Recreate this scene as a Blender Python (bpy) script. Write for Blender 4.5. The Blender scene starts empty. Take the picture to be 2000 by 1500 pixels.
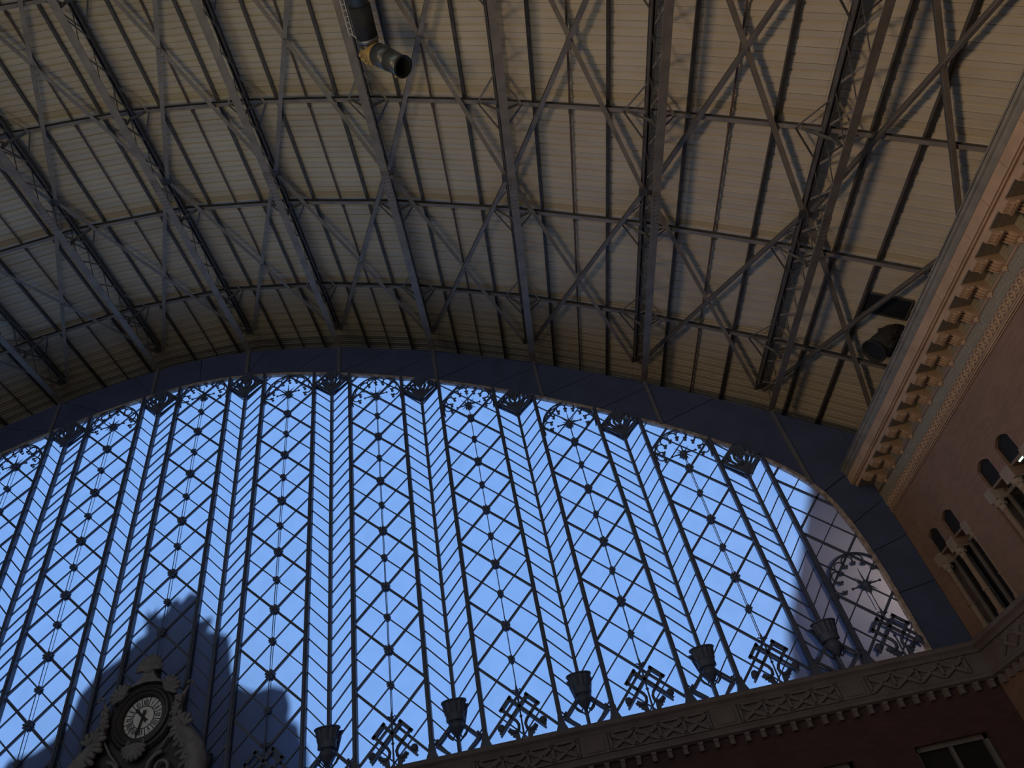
import bpy, math, random
from mathutils import Vector, Matrix
random.seed(7)
sc = bpy.context.scene
C = sc.collection
Z0 = 7.76                      # height of the first lattice-node row of the glazed wall above the floor

# ------------------------------------------------------------------ camera
FPX = 1330.75
RC = [[0.98041, 0.10143, -0.16884], [-0.19351, 0.65583, -0.72969], [0.03672, 0.74807, 0.66261]]
CAMP = (11.3203, -19.6968, -6.1601)
cam = bpy.data.cameras.new('camera'); cam.sensor_width = 36.0; cam.lens = 36.0*FPX/2000.0
cam.clip_end = 500
co = bpy.data.objects.new('camera', cam); C.objects.link(co)
m = Matrix(((RC[0][0], -RC[1][0], -RC[2][0], CAMP[0]), (RC[0][1], -RC[1][1], -RC[2][1], CAMP[1]),
            (RC[0][2], -RC[1][2], -RC[2][2], CAMP[2]+Z0), (0, 0, 0, 1)))
co.matrix_world = m
sc.camera = co

# ------------------------------------------------------------------ world, sun, lights, exposure
w = bpy.data.worlds.new('sky'); sc.world = w; w.use_nodes = True
bg = w.node_tree.nodes['Background']; bg.inputs[0].default_value = (0.22, 0.42, 1.0, 1); bg.inputs[1].default_value = 0.16

def light(name, kind, loc, aim, energy, color, size=1.0, size_y=None):
    l = bpy.data.lights.new(name, kind); l.energy = energy; l.color = color
    o = bpy.data.objects.new(name, l); C.objects.link(o)
    o.location = (loc[0], loc[1], loc[2]+Z0)
    d = Vector((aim[0]-loc[0], aim[1]-loc[1], aim[2]-loc[2]))
    o.rotation_euler = d.to_track_quat('-Z', 'Y').to_euler()
    if kind == 'AREA':
        l.shape = 'RECTANGLE'; l.size = size; l.size_y = size_y or size
    elif kind == 'SUN': l.angle = size
    else: l.shadow_soft_size = size
    return o
SUN_EL = math.radians(35)
light('sun', 'SUN', (0, 20, 20*math.tan(SUN_EL)), (0.6, 0, 0), 3.25, (0.35, 0.585, 1.0), math.radians(6.5))
cl = light('concourse_lighting', 'AREA', (2.0, -13.5, -6.9), (5, -14.5, 14), 145, (1.0, 0.83, 0.52), 9, 9)
cl.data.spread = math.radians(74)
gl = light('right_wall_lighting', 'AREA', (-10, -24, -3.0), (22, -14.5, 5), 370, (1.0, 0.72, 0.46), 6, 4)  # added warm area light aimed at the right brick wall
light('far_end_fill', 'AREA', (0, -39.5, 7.5), (0, 0, 7.5), 1250, (0.86, 0.93, 1.0), 36, 13)  # added soft fill behind the camera for the clock and front wall
gl.data.spread = math.radians(62)
fl = light('warm_pane_fill', 'SPOT', (23.4, 2.1, 0.2), (20.6, 0, 1.6), 145, (1.0, 0.68, 0.50), 0.4)  # made-up warm spot outside, turns the last panes pink
fl.data.spot_size = math.radians(150); fl.data.spot_blend = 1.0
sc.view_settings.view_transform = 'Standard'; sc.view_settings.look = 'None'
sc.view_settings.exposure = 0.0; sc.view_settings.gamma = 1.0
sc.view_settings.use_curve_mapping = False

# ------------------------------------------------------------------ materials
def nodes(name):
    mt = bpy.data.materials.new(name); mt.use_nodes = True
    nt = mt.node_tree; b = nt.nodes['Principled BSDF']
    return mt, nt, b
def paint(name, col, col2=None, rough=0.6, metal=0.0, scale=3.0, bump=0.0, detail=4.0, bscale=None):
    mt, nt, b = nodes(name)
    b.inputs['Roughness'].default_value = rough; b.inputs['Metallic'].default_value = metal
    tc = nt.nodes.new('ShaderNodeTexCoord')
    n = nt.nodes.new('ShaderNodeTexNoise'); n.inputs['Scale'].default_value = scale; n.inputs['Detail'].default_value = detail
    nt.links.new(tc.outputs['Object'], n.inputs['Vector'])
    r = nt.nodes.new('ShaderNodeValToRGB')
    r.color_ramp.elements[0].position = 0.35; r.color_ramp.elements[1].position = 0.65
    c2 = col2 or tuple(c*0.75 for c in col)
    r.color_ramp.elements[0].color = (*c2, 1); r.color_ramp.elements[1].color = (*col, 1)
    nt.links.new(n.outputs['Fac'], r.inputs['Fac']); nt.links.new(r.outputs['Color'], b.inputs['Base Color'])
    if bump:
        n2 = nt.nodes.new('ShaderNodeTexNoise'); n2.inputs['Scale'].default_value = bscale or scale*6
        nt.links.new(tc.outputs['Object'], n2.inputs['Vector'])
        bp = nt.nodes.new('ShaderNodeBump'); bp.inputs['Strength'].default_value = bump; bp.inputs['Distance'].default_value = 0.02
        nt.links.new(n2.outputs['Fac'], bp.inputs['Height']); nt.links.new(bp.outputs['Normal'], b.inputs['Normal'])
    return mt
def brickmat(name, a, bcol, mortar, axes='YZ', sx=0.26, sz=0.075):
    mt, nt, b = nodes(name); b.inputs['Roughness'].default_value = 0.85
    tc = nt.nodes.new('ShaderNodeTexCoord'); sp = nt.nodes.new('ShaderNodeSeparateXYZ'); cb = nt.nodes.new('ShaderNodeCombineXYZ')
    nt.links.new(tc.outputs['Object'], sp.inputs[0])
    nt.links.new(sp.outputs[axes[0]], cb.inputs['X']); nt.links.new(sp.outputs[axes[1]], cb.inputs['Y'])
    br = nt.nodes.new('ShaderNodeTexBrick'); nt.links.new(cb.outputs[0], br.inputs['Vector'])
    br.inputs['Scale'].default_value = 1.0; br.inputs['Brick Width'].default_value = sx; br.inputs['Row Height'].default_value = sz
    br.inputs['Mortar Size'].default_value = 0.006
    br.inputs['Color1'].default_value = (*a, 1); br.inputs['Color2'].default_value = (*bcol, 1); br.inputs['Mortar'].default_value = (*mortar, 1)
    n = nt.nodes.new('ShaderNodeTexNoise'); n.inputs['Scale'].default_value = 0.9; n.inputs['Detail'].default_value = 5
    nt.links.new(tc.outputs['Object'], n.inputs['Vector'])
    mx = nt.nodes.new('ShaderNodeMix'); mx.data_type = 'RGBA'; mx.blend_type = 'MULTIPLY'; mx.inputs['Factor'].default_value = 0.5
    rp = nt.nodes.new('ShaderNodeValToRGB'); rp.color_ramp.elements[0].position = 0.3; rp.color_ramp.elements[1].position = 0.7; rp.color_ramp.elements[0].color = (0.35, 0.33, 0.32, 1); rp.color_ramp.elements[1].color = (0.62, 0.6, 0.58, 1)
    nt.links.new(n.outputs['Fac'], rp.inputs['Fac'])
    nt.links.new(br.outputs['Color'], mx.inputs[6]); nt.links.new(rp.outputs['Color'], mx.inputs[7])
    nt.links.new(mx.outputs[2], b.inputs['Base Color'])
    bp = nt.nodes.new('ShaderNodeBump'); bp.inputs['Strength'].default_value = 0.5; bp.inputs['Distance'].default_value = 0.01
    nt.links.new(br.outputs['Fac'], bp.inputs['Height']); bp.invert = True
    nt.links.new(bp.outputs['Normal'], b.inputs['Normal'])
    return mt
def panemat(name):
    mt = bpy.data.materials.new(name); mt.use_nodes = True; nt = mt.node_tree; nt.nodes.clear()
    out = nt.nodes.new('ShaderNodeOutputMaterial'); tr = nt.nodes.new('ShaderNodeBsdfTranslucent'); df = nt.nodes.new('ShaderNodeBsdfDiffuse')
    ad = nt.nodes.new('ShaderNodeMixShader'); ad.inputs[0].default_value = 0.06
    geo = nt.nodes.new('ShaderNodeNewGeometry')
    n = nt.nodes.new('ShaderNodeTexNoise'); n.inputs['Scale'].default_value = 1.6; n.inputs['Detail'].default_value = 7
    nt.links.new(geo.outputs['Position'], n.inputs['Vector'])
    r = nt.nodes.new('ShaderNodeValToRGB'); r.color_ramp.elements[0].position = 0.3; r.color_ramp.elements[1].position = 0.6
    r.color_ramp.elements[0].color = (0.60, 0.72, 0.88, 1); r.color_ramp.elements[1].color = (0.66, 0.78, 0.95, 1)
    nt.links.new(n.outputs['Fac'], r.inputs['Fac']); nt.links.new(r.outputs['Color'], tr.inputs['Color'])
    df.inputs['Color'].default_value = (0.3, 0.33, 0.36, 1)
    nt.links.new(tr.outputs[0], ad.inputs[1]); nt.links.new(df.outputs[0], ad.inputs[2]); nt.links.new(ad.outputs[0], out.inputs[0])
    return mt
M = {}
M['iron'] = paint('iron', (0.09, 0.11, 0.17), (0.07, 0.085, 0.13), 0.55, scale=4)
M['bar'] = paint('bar', (0.09, 0.11, 0.17), (0.07, 0.085, 0.13), 0.5, scale=4)
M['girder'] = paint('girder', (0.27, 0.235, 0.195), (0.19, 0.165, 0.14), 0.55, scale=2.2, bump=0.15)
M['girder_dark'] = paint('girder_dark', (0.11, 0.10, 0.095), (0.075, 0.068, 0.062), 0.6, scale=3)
M['stiffener'] = paint('stiffener', (0.15, 0.15, 0.17), (0.12, 0.12, 0.135), 0.6, scale=3)
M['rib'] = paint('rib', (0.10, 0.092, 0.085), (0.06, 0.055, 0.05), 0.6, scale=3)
M['purlin'] = paint('purlin', (0.09, 0.082, 0.075), (0.055, 0.05, 0.045), 0.6, scale=3)
M['rust_rod'] = paint('rust_rod', (0.16, 0.10, 0.08), (0.10, 0.07, 0.055), 0.7, scale=5)
M['deck'] = paint('deck', (0.61, 0.535, 0.40), (0.53, 0.46, 0.345), 0.7, scale=1.0, detail=6)
_nt = M['deck'].node_tree
_tc = [n for n in _nt.nodes if n.type == 'TEX_COORD'][0]; _nz = [n for n in _nt.nodes if n.type == 'TEX_NOISE'][0]
_geo = _nt.nodes.new('ShaderNodeNewGeometry'); _mp = _nt.nodes.new('ShaderNodeMapping'); _mp.inputs['Scale'].default_value = (0.35, 1.1, 1.0)
_nt.links.new(_geo.outputs['Position'], _mp.inputs['Vector']); _nt.links.new(_mp.outputs[0], _nz.inputs['Vector'])
M['band'] = paint('band', (0.075, 0.095, 0.18), (0.06, 0.075, 0.145), 0.6, scale=1.2)
M['rim'] = paint('rim', (0.55, 0.45, 0.37), (0.26, 0.21, 0.18), 0.7, scale=7)
M['pane'] = panemat('pane')
M['stone_dark'] = paint('stone_dark', (0.24, 0.17, 0.13), (0.19, 0.135, 0.10), 0.85, scale=2, bump=0.2)
M['stone'] = paint('stone', (0.52, 0.355, 0.235), (0.41, 0.275, 0.18), 0.8, scale=1.6, bump=0.2)
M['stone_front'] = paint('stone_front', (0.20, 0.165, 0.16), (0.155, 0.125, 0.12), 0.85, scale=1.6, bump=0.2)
M['column'] = paint('column', (0.30, 0.215, 0.16), (0.24, 0.17, 0.125), 0.8, scale=3, bump=0.2)
M['cream'] = paint('cream', (0.36, 0.29, 0.235), (0.30, 0.24, 0.19), 0.8, scale=3, bump=0.2)
M['redbrick'] = brickmat('redbrick', (0.37, 0.235, 0.17), (0.31, 0.19, 0.135), (0.36, 0.25, 0.19))
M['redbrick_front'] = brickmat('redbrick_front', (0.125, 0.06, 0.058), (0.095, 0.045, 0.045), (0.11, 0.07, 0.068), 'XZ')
M['frieze'] = brickmat('frieze', (0.44, 0.40, 0.31), (0.37, 0.345, 0.27), (0.25, 0.23, 0.19))
M['soffit'] = brickmat('soffit', (0.40, 0.34, 0.26), (0.33, 0.29, 0.23), (0.2, 0.18, 0.15), 'YX', 0.3, 0.09)
M['gutter'] = paint('gutter', (0.27, 0.25, 0.21), (0.18, 0.17, 0.145), 0.6, scale=2)
M['duct'] = paint('duct', (0.16, 0.17, 0.16), (0.11, 0.115, 0.11), 0.38, metal=0.55, scale=3)
M['ring'] = paint('ring', (0.35, 0.35, 0.34), (0.25, 0.25, 0.25), 0.35, metal=0.7, scale=6)
M['foam'] = paint('foam', (0.60, 0.40, 0.14), (0.42, 0.26, 0.09), 0.95, scale=9, bump=0.8)
M['tray'] = paint('tray', (0.62, 0.60, 0.56), (0.5, 0.48, 0.45), 0.5, scale=6)
M['black'] = paint('black', (0.012, 0.012, 0.014), (0.008, 0.008, 0.01), 0.8)
M['fabric'] = paint('fabric', (0.035, 0.034, 0.032), (0.02, 0.02, 0.02), 0.8, scale=6, bump=0.6)
M['darkpane'] = paint('darkpane', (0.02, 0.02, 0.022), (0.015, 0.015, 0.016), 0.12)
M['winframe'] = paint('winframe', (0.22, 0.20, 0.185), (0.16, 0.15, 0.14), 0.5, scale=4)
M['dial'] = paint('dial', (0.86, 0.84, 0.80), (0.80, 0.78, 0.74), 0.5, scale=5)
M['ink'] = paint('ink', (0.014, 0.013, 0.013), (0.01, 0.01, 0.01), 0.5)
M['case'] = paint('case', (0.055, 0.048, 0.045), (0.035, 0.03, 0.03), 0.5, scale=4)
M['plaster'] = paint('plaster', (0.27, 0.255, 0.25), (0.19, 0.18, 0.175), 0.7, scale=5, bump=0.2)
M['floor'] = paint('floor', (0.34, 0.30, 0.25), (0.27, 0.24, 0.20), 0.4, scale=0.6)
M['plain_wall'] = brickmat('plain_wall', (0.34, 0.2, 0.165), (0.28, 0.16, 0.13), (0.33, 0.23, 0.19), 'YZ')
M['ext_stone'] = paint('ext_stone', (0.55, 0.36, 0.27), (0.45, 0.29, 0.21), 0.9, scale=1)

# ------------------------------------------------------------------ mesh helpers
BASE = {}
def V3(a): return Vector(a)
class MB:
    def __init__(s): s.v = []; s.f = []
    def add(s, vs, fs):
        o = len(s.v); s.v += [tuple(p) for p in vs]; s.f += [tuple(i+o for i in q) for q in fs]; return s
    def box(s, c, d):
        x, y, z = c; a, b, e = d[0]/2, d[1]/2, d[2]/2
        vs = [(x-a, y-b, z-e), (x+a, y-b, z-e), (x+a, y+b, z-e), (x-a, y+b, z-e), (x-a, y-b, z+e), (x+a, y-b, z+e), (x+a, y+b, z+e), (x-a, y+b, z+e)]
        return s.add(vs, [(0, 3, 2, 1), (4, 5, 6, 7), (0, 1, 5, 4), (1, 2, 6, 5), (2, 3, 7, 6), (3, 0, 4, 7)])
    def span(s, lo, hi):
        return s.box([(a+b)/2 for a, b in zip(lo, hi)], [abs(b-a) for a, b in zip(lo, hi)])
    def bar(s, p0, p1, wd, dp, n=(0, 1, 0)):
        p0, p1, n = V3(p0), V3(p1), V3(n); t = (p1-p0).normalized()
        sd = t.cross(n).normalized(); n = sd.cross(t).normalized()
        a, b = sd*wd/2, n*dp/2
        vs = [p0-a-b, p0+a-b, p0+a+b, p0-a+b, p1-a-b, p1+a-b, p1+a+b, p1-a+b]
        return s.add(vs, [(0, 3, 2, 1), (4, 5, 6, 7), (0, 1, 5, 4), (1, 2, 6, 5), (2, 3, 7, 6), (3, 0, 4, 7)])
    def tube(s, pts, r, n=6, closed=False, cap=True):
        P = [V3(p) for p in pts]; L = len(P)
        rr = r if isinstance(r, (list, tuple)) else [r]*L
        ref = None; vs = []
        for i, p in enumerate(P):
            if closed: t = P[(i+1) % L]-P[i-1]
            else: t = P[min(i+1, L-1)]-P[max(i-1, 0)]
            t.normalize()
            if ref is None:
                ref = Vector((0, 1, 0)) if abs(t.y) < 0.9 else Vector((1, 0, 0))
            u = (ref-t*ref.dot(t)).normalized(); v = t.cross(u); ref = u
            for k in range(n):
                a = 2*math.pi*k/n; vs.append(p+(u*math.cos(a)+v*math.sin(a))*rr[i])
        fs = []
        for i in range(L if closed else L-1):
            j = (i+1) % L
            for k in range(n):
                k2 = (k+1) % n; fs.append((i*n+k, i*n+k2, j*n+k2, j*n+k))
        if cap and not closed:
            fs.append(tuple(range(n-1, -1, -1))); fs.append(tuple((L-1)*n+k for k in range(n)))
        return s.add(vs, fs)
    def prism(s, poly, lo, hi, axis='Y'):
        n = len(poly)
        def mk(a, b, h):
            return {'Y': (a, h, b), 'X': (h, a, b), 'Z': (a, b, h)}[axis]
        vs = [mk(a, b, lo) for a, b in poly]+[mk(a, b, hi) for a, b in poly]
        fs = [tuple(range(n)), tuple(range(2*n-1, n-1, -1))]
        for i in range(n):
            j = (i+1) % n; fs.append((i, i+n, j+n, j))
        return s.add(vs, fs)
    def lathe(s, prof, c, n=16, axis='Z', cap=True):
        vs = []; fs = []
        for r, h in prof:
            for k in range(n):
                a = 2*math.pi*k/n; x, y = r*math.cos(a), r*math.sin(a)
                p = {'Z': (x, y, h), 'Y': (x, h, y), 'X': (h, x, y)}[axis]
                vs.append((c[0]+p[0], c[1]+p[1], c[2]+p[2]))
        for i in range(len(prof)-1):
            for k in range(n):
                k2 = (k+1) % n; fs.append((i*n+k, i*n+k2, (i+1)*n+k2, (i+1)*n+k))
        if cap:
            fs.append(tuple(range(n-1, -1, -1))); fs.append(tuple((len(prof)-1)*n+k for k in range(n)))
        return s.add(vs, fs)
    def ball(s, c, r, n=8, rings=5, sc3=(1, 1, 1)):
        pr = [(r*math.sin(math.pi*i/rings), -r*math.cos(math.pi*i/rings)) for i in range(rings+1)]
        pr[0] = (r*0.02, pr[0][1]); pr[-1] = (r*0.02, pr[-1][1])
        o = len(s.v); s.lathe(pr, (0, 0, 0), n)
        for i in range(o, len(s.v)):
            p = s.v[i]; s.v[i] = (c[0]+p[0]*sc3[0], c[1]+p[1]*sc3[1], c[2]+p[2]*sc3[2])
        return s
    def mesh(s, name, mat, base=(0, 0, 0), smooth=False):
        me = bpy.data.meshes.new(name)
        me.from_pydata([(p[0]-base[0], p[1]-base[1], p[2]-base[2]) for p in s.v], [], s.f)
        me.materials.append(M[mat] if isinstance(mat, str) else mat)
        if smooth:
            me.polygons.foreach_set('use_smooth', [True]*len(me.polygons))
        me.update(); return me
    def build(s, name, mat, parent=None, base=None, smooth=False, flip=False):
        """verts are in hall coordinates (x right, y towards the glass, z above the node row)"""
        if parent is not None: b = BASE[parent.name]
        else: b = base or (0, 0, 0)
        me = s.mesh(name, mat, b, smooth)
        o = bpy.data.objects.new(name, me); C.objects.link(o)
        if parent is not None: o.parent = parent
        else: o.location = (b[0], b[1], b[2]+Z0)
        BASE[o.name] = b
        return o
def recalc(o):
    import bmesh
    bm = bmesh.new(); bm.from_mesh(o.data); bmesh.ops.recalc_face_normals(bm, faces=bm.faces); bm.to_mesh(o.data); bm.free()
def inst(name, me, parent, off):
    o = bpy.data.objects.new(name, me); C.objects.link(o); o.parent = parent; o.location = off
    BASE[o.name] = BASE[parent.name]
    return o
def tag(o, label=None, cat=None, group=None, kind=None):
    if label: o['label'] = label
    if cat: o['category'] = cat
    if group: o['group'] = group
    if kind: o['kind'] = kind
    return o
def thing(name, base, label=None, cat=None, group=None, kind=None):
    o = bpy.data.objects.new(name, None); C.objects.link(o); o.empty_display_size = 0.2
    o.location = (base[0], base[1], base[2]+Z0); BASE[o.name] = base
    return tag(o, label, cat, group, kind)
ORD = ['', 'first', 'second', 'third', 'fourth', 'fifth', 'sixth', 'seventh', 'eighth', 'ninth', 'tenth', 'eleventh', 'twelfth', 'thirteenth', 'fourteenth']
def proj(p):
    d = [p[i]-CAMP[i] for i in range(3)]
    q = [sum(RC[r][i]*d[i] for i in range(3)) for r in range(3)]
    if q[2] < 0.1: return None
    return (1000+FPX*q[0]/q[2], 750+FPX*q[1]/q[2])

# ------------------------------------------------------------------ shape of hall
TOP = [(0, 14.68), (2.5, 14.42), (4.8, 13.88), (7, 13.17), (9.4, 12.25), (12.2, 10.93), (15.7, 8.95), (18, 7.45), (20.1, 5.75), (21.3, 4.1), (21.7, 2.0), (21.75, -1.15)]
SILL = -1.12
def ztop(x):
    x = abs(x)
    for (a, b), (c, d) in zip(TOP, TOP[1:]):
        if x <= c: return b+(d-b)*(x-a)/(c-a)
    return SILL
# smoothed opening outline (right half refined by Catmull-Rom), kept convex
def smooth_top():
    P = [(-TOP[1][0], TOP[1][1])]+TOP
    out = []
    for i in range(1, len(P)-1):
        p0, p1, p2 = P[i-1], P[i], P[i+1]; p3 = P[min(i+2, len(P)-1)]
        for s in range(4):
            t = s/4
            out.append(tuple(0.5*((2*p1[k])+(-p0[k]+p2[k])*t+(2*p0[k]-5*p1[k]+4*p2[k]-p3[k])*t*t+(-p0[k]+3*p1[k]-3*p2[k]+p3[k])*t**3) for k in (0, 1)))
    out.append(P[-1]); return out
STOP = smooth_top()
OPEN = [(-21.75, SILL)]+[(-x, z) for x, z in reversed(STOP[1:-1])]+[(x, z) for x, z in STOP[:-1]]+[(21.75, SILL)]   # clockwise seen with x right, z up
def clip_half(poly, a, b):
    # keep the right-hand side of a->b (outline is clockwise)
    out = []; n = len(poly)
    def sd(p): return (b[0]-a[0])*(p[1]-a[1])-(b[1]-a[1])*(p[0]-a[0])
    for i in range(n):
        p, q = poly[i], poly[(i+1) % n]; sp, sq = sd(p), sd(q)
        if sp <= 1e-9: out.append(p)
        if (sp < -1e-9 and sq > 1e-9) or (sp > 1e-9 and sq < -1e-9):
            t = sp/(sp-sq); out.append((p[0]+(q[0]-p[0])*t, p[1]+(q[1]-p[1])*t))
    return out
def area(p): return abs(sum(p[i][0]*p[(i+1) % len(p)][1]-p[(i+1) % len(p)][0]*p[i][1] for i in range(len(p))))/2
def clip_open(poly, outline=OPEN):
    p = poly; n = len(outline)
    for i in range(n):
        p = clip_half(p, outline[i], outline[(i+1) % n])
        if len(p) < 3: return None
    return p if area(p) > 0.004 else None
def clip_seg(a, b, outline=OPEN):
    t0, t1 = 0.0, 1.0; n = len(outline)
    for i in range(n):
        p, q = outline[i], outline[(i+1) % n]
        def sd(r): return (q[0]-p[0])*(r[1]-p[1])-(q[1]-p[1])*(r[0]-p[0])
        sa, sb = sd(a), sd(b)
        if sa > 0 and sb > 0: return None
        if sa > 0: t0 = max(t0, sa/(sa-sb))
        elif sb > 0: t1 = min(t1, sa/(sa-sb))
    if t1-t0 < 0.04: return None
    L = lambda t: (a[0]+(b[0]-a[0])*t, a[1]+(b[1]-a[1])*t)
    return L(t0), L(t1)
def zf(x): return 16.1-0.0515*abs(x)**1.676     # underside of the lattice girders
GX = [1.68+3.87*k for k in range(-6, 7)]          # girder lines; GX[11] = 21.03 is the last one before the side wall
def zpl(x):                                       # the roof is straight between girders
    if x <= GX[0]: return zf(x)
    for a, b in zip(GX, GX[1:]):
        if x <= b: return zf(a)+(zf(b)-zf(a))*(x-a)/(b-a)
    return zf(x)
WALLX = 22.95
YB = -26.0
RIBY = [-2.5, -6.4, -10.15, -13.65, -17.3, -21.0]
QZ = 2.0075
HW = 1.03

# ================================================================== SETTING
# floor and the walls out of view
f = MB(); f.box((0, -20, -Z0-0.1), (47, 42, 0.2)); tag(f.build('floor', 'floor'), kind='structure')
b = MB(); b.span((-23.5, -41, -Z0), (23.5, -40.5, 18.5)); tag(b.build('wall_back', 'plain_wall'), kind='structure')
b = MB(); b.span((-23.5, -40.5, -Z0), (-22.95, 0.6, 9.5)); tag(b.build('wall_left', 'plain_wall'), kind='structure')

# ---- ceiling: backing sheet with separate profiled boards
ceil = MB()
xs = GX[:-1]+[24.9]
xs = [-25.0]+GX[1:]
for a, b in zip(xs, xs[1:]):
    za, zb = zf(a)+1.5, zf(b)+1.5
    ceil.add([(a, 1.45, za), (b, 1.45, zb), (b, -40.6, zb), (a, -40.6, za), (a, 1.45, za+.1), (b, 1.45, zb+.1), (b, -40.6, zb+.1), (a, -40.6, za+.1)],
             [(0, 3, 2, 1), (4, 5, 6, 7), (0, 1, 5, 4), (1, 2, 6, 5), (2, 3, 7, 6), (3, 0, 4, 7)])
ceiling = tag(ceil.build('ceiling', 'deck'), kind='structure')
BWID = 0.384
PROF = [(0, 0.03), (-0.012, 0.03), (-0.014, -0.014), (-0.038, -0.015), (-0.052, 0.0), (-0.165, 0.004), (-0.18, 0.036), (-0.222, 0.038), (-0.238, 0.004), (-0.384, 0.0)]
def board_geo(a, b, y):
    mb = MB(); n = len(PROF); vs = []; 
    for x in (a+0.004, b-0.004):
        z = zf(a)+(zf(b)-zf(a))*(x-a)/(b-a)+1.42
        vs += [(x, y+py, z+pz) for py, pz in PROF]
        vs += [(x, y+PROF[-1][0], z+0.075), (x, y, z+0.075)]
    L = n+2
    fs = [tuple(range(L)), tuple(range(2*L-1, L-1, -1))]
    for i in range(L):
        j = (i+1) % L; fs.append((i, i+L, j+L, j))
    return mb.add(vs, fs)
cand = []
bays = list(zip(xs, xs[1:]))
rows = int((1.40-YB)/BWID)
for bi, (a, b) in enumerate(bays):
    for r in range(rows):
        y = 1.40-r*BWID
        q = [proj((xx, yy, zf(xx)+1.42)) for xx, yy in ((a, y), (b, y), (b, y-BWID), (a, y-BWID))]
        ar = -1
        if all(q):
            cl = q
            for hp in (((0, 0), (0, 1500)), ((0, 1500), (2000, 1500)), ((2000, 1500), (2000, 0)), ((2000, 0), (0, 0))):
                n2 = []
                def sd(p, A=hp[0], B=hp[1]): return (B[0]-A[0])*(p[1]-A[1])-(B[1]-A[1])*(p[0]-A[0])
                for i in range(len(cl)):
                    p, qq = cl[i], cl[(i+1) % len(cl)]; sp, sq = sd(p), sd(qq)
                    if sp <= 0: n2.append(p)
                    if sp*sq < 0:
                        t = sp/(sp-sq); n2.append((p[0]+(qq[0]-p[0])*t, p[1]+(qq[1]-p[1])*t))
                cl = n2
                if len(cl) < 3: break
            if len(cl) >= 3: ar = area(cl)
        cand.append((ar, bi, r, y))
cand.sort(reverse=True)
single = {(c[1], c[2]) for c in cand[:298] if c[0] > 0}
bmesh_cache = {}
rest = MB()
for ar, bi, r, y in cand:
    a, b = bays[bi]
    if (bi, r) in single:
        if bi not in bmesh_cache: bmesh_cache[bi] = board_geo(a, b, 0.0).mesh('roof_board', 'deck')
        inst('roof_board', bmesh_cache[bi], ceiling, (0, y, 0))
    else:
        g = board_geo(a, b, y); rest.add(g.v, g.f)
tag(rest.build('roof_boarding', 'deck', ceiling), kind='stuff')
for o in list(C.objects):
    if o.name == 'roof_boarding': recalc(o)
for me in bmesh_cache.values():
    import bmesh
    bm = bmesh.new(); bm.from_mesh(me); bmesh.ops.recalc_face_normals(bm, faces=bm.faces); bm.to_mesh(me); bm.free()

# ---- gable band between the glass and the roof
gb = MB()
up = [(-22.95, zf(22.95)-0.05)]+[(x, zf(x)-0.05) for x in [i*0.75 for i in range(-30, 31)]]+[(22.95, zf(22.95)-0.05)]
lowr = list(reversed(OPEN))
# strip as quads between the outline and the upper edge
for (x0, z0), (x1, z1) in zip(OPEN, OPEN[1:]):
    u0, u1 = zf(x0)-0.05, zf(x1)-0.05
    gb.prism([(x0, z0), (x1, z1), (x1, u1), (x0, u0)] if abs(x1-x0) > 1e-6 else [(x0, z0), (x1, z1), (x1, u1)], 0.04, 0.2)
for s in (-1, 1):
    gb.prism([(s*21.75, SILL-.1), (s*22.95, SILL-.1), (s*22.95, zf(22.95)-.05), (s*21.75, zf(21.75)-.05)], 0.04, 0.2)
# soffit and closing plate behind the last roof bay
for i in range(60):
    x0, x1 = -24.95+49.9*i/60, -24.95+49.9*(i+1)/60
    gb.add([(x0, 0.1, zf(x0)-.08), (x1, 0.1, zf(x1)-.08), (x1, 1.4, zf(x1)-.08), (x0, 1.4, zf(x0)-.08), (x0, 1.4, zf(x0)+1.6), (x1, 1.4, zf(x1)+1.6)],
           [(0, 1, 2, 3), (3, 2, 5, 4)])
gable = tag(gb.build('wall_gable', 'band'), kind='structure')
def usk(x): return x+2.2*max(-1, min(1, x/5.0))
stn = [-0.255+1.935*k for k in range(-7, 10)]
ends = [v for v in stn if usk(v) < 20.6]
for a, b in zip(ends, ends[1:]+[None]):
    n = 6
    b1, ub = (b, usk(b)) if b is not None else (21.03, 21.05)
    lo = [(x, ztop(x)+0.02) for x in [a+0.012+(b1-a-0.024)*i/(n-1) for i in range(n)]]
    ua = usk(a)
    hi = [(x, zf(x)-0.03) for x in [ub-0.012-(ub-ua-0.024)*i/(n-1) for i in range(n)]]
    p = MB(); p.prism(lo+hi, -0.02, 0.045); o = p.build('panel', 'band', gable); recalc(o)
# right hand end, stacked panels between the curve and the brick wall
edge = [(21.03, ztop(21.03)), (21.3, 4.1), (21.62, 2.9), (21.7, 2.0), (21.72, 0.6), (21.75, -1.1)]
zr = [zf(22.95)-.03, 4.2, 2.7, 1.2, 0.1, -1.1]
p = MB(); p.prism([(22.95, 4.6), (24.9, 4.6), (24.9, zf(24.9)-.03), (22.95, zf(22.95)-.03)], -0.02, 0.2); recalc(p.build('panel', 'band', gable))
p = MB(); p.prism([(21.05, ztop(21.05)+.02), (21.3, 4.16), (22.93, 4.9), (22.93, zf(22.93)-.03), (21.05, zf(21.05)-.03)], -0.02, 0.045); recalc(p.build('panel', 'band', gable))
for (e0, e1, za, zb) in [((21.3, 4.12), (21.62, 2.9), 4.88, 3.5), ((21.62, 2.88), (21.7, 1.9), 3.48, 2.2), ((21.7, 1.88), (21.72, 0.55), 2.18, 0.7), ((21.72, 0.53), (21.75, -1.1), 0.68, -1.1)]:
    p = MB(); p.prism([(e0[0]+.03, e0[1]), (22.93, za), (22.93, zb), (e1[0]+.03, e1[1])], -0.02, 0.045); recalc(p.build('panel', 'band', gable))
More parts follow.
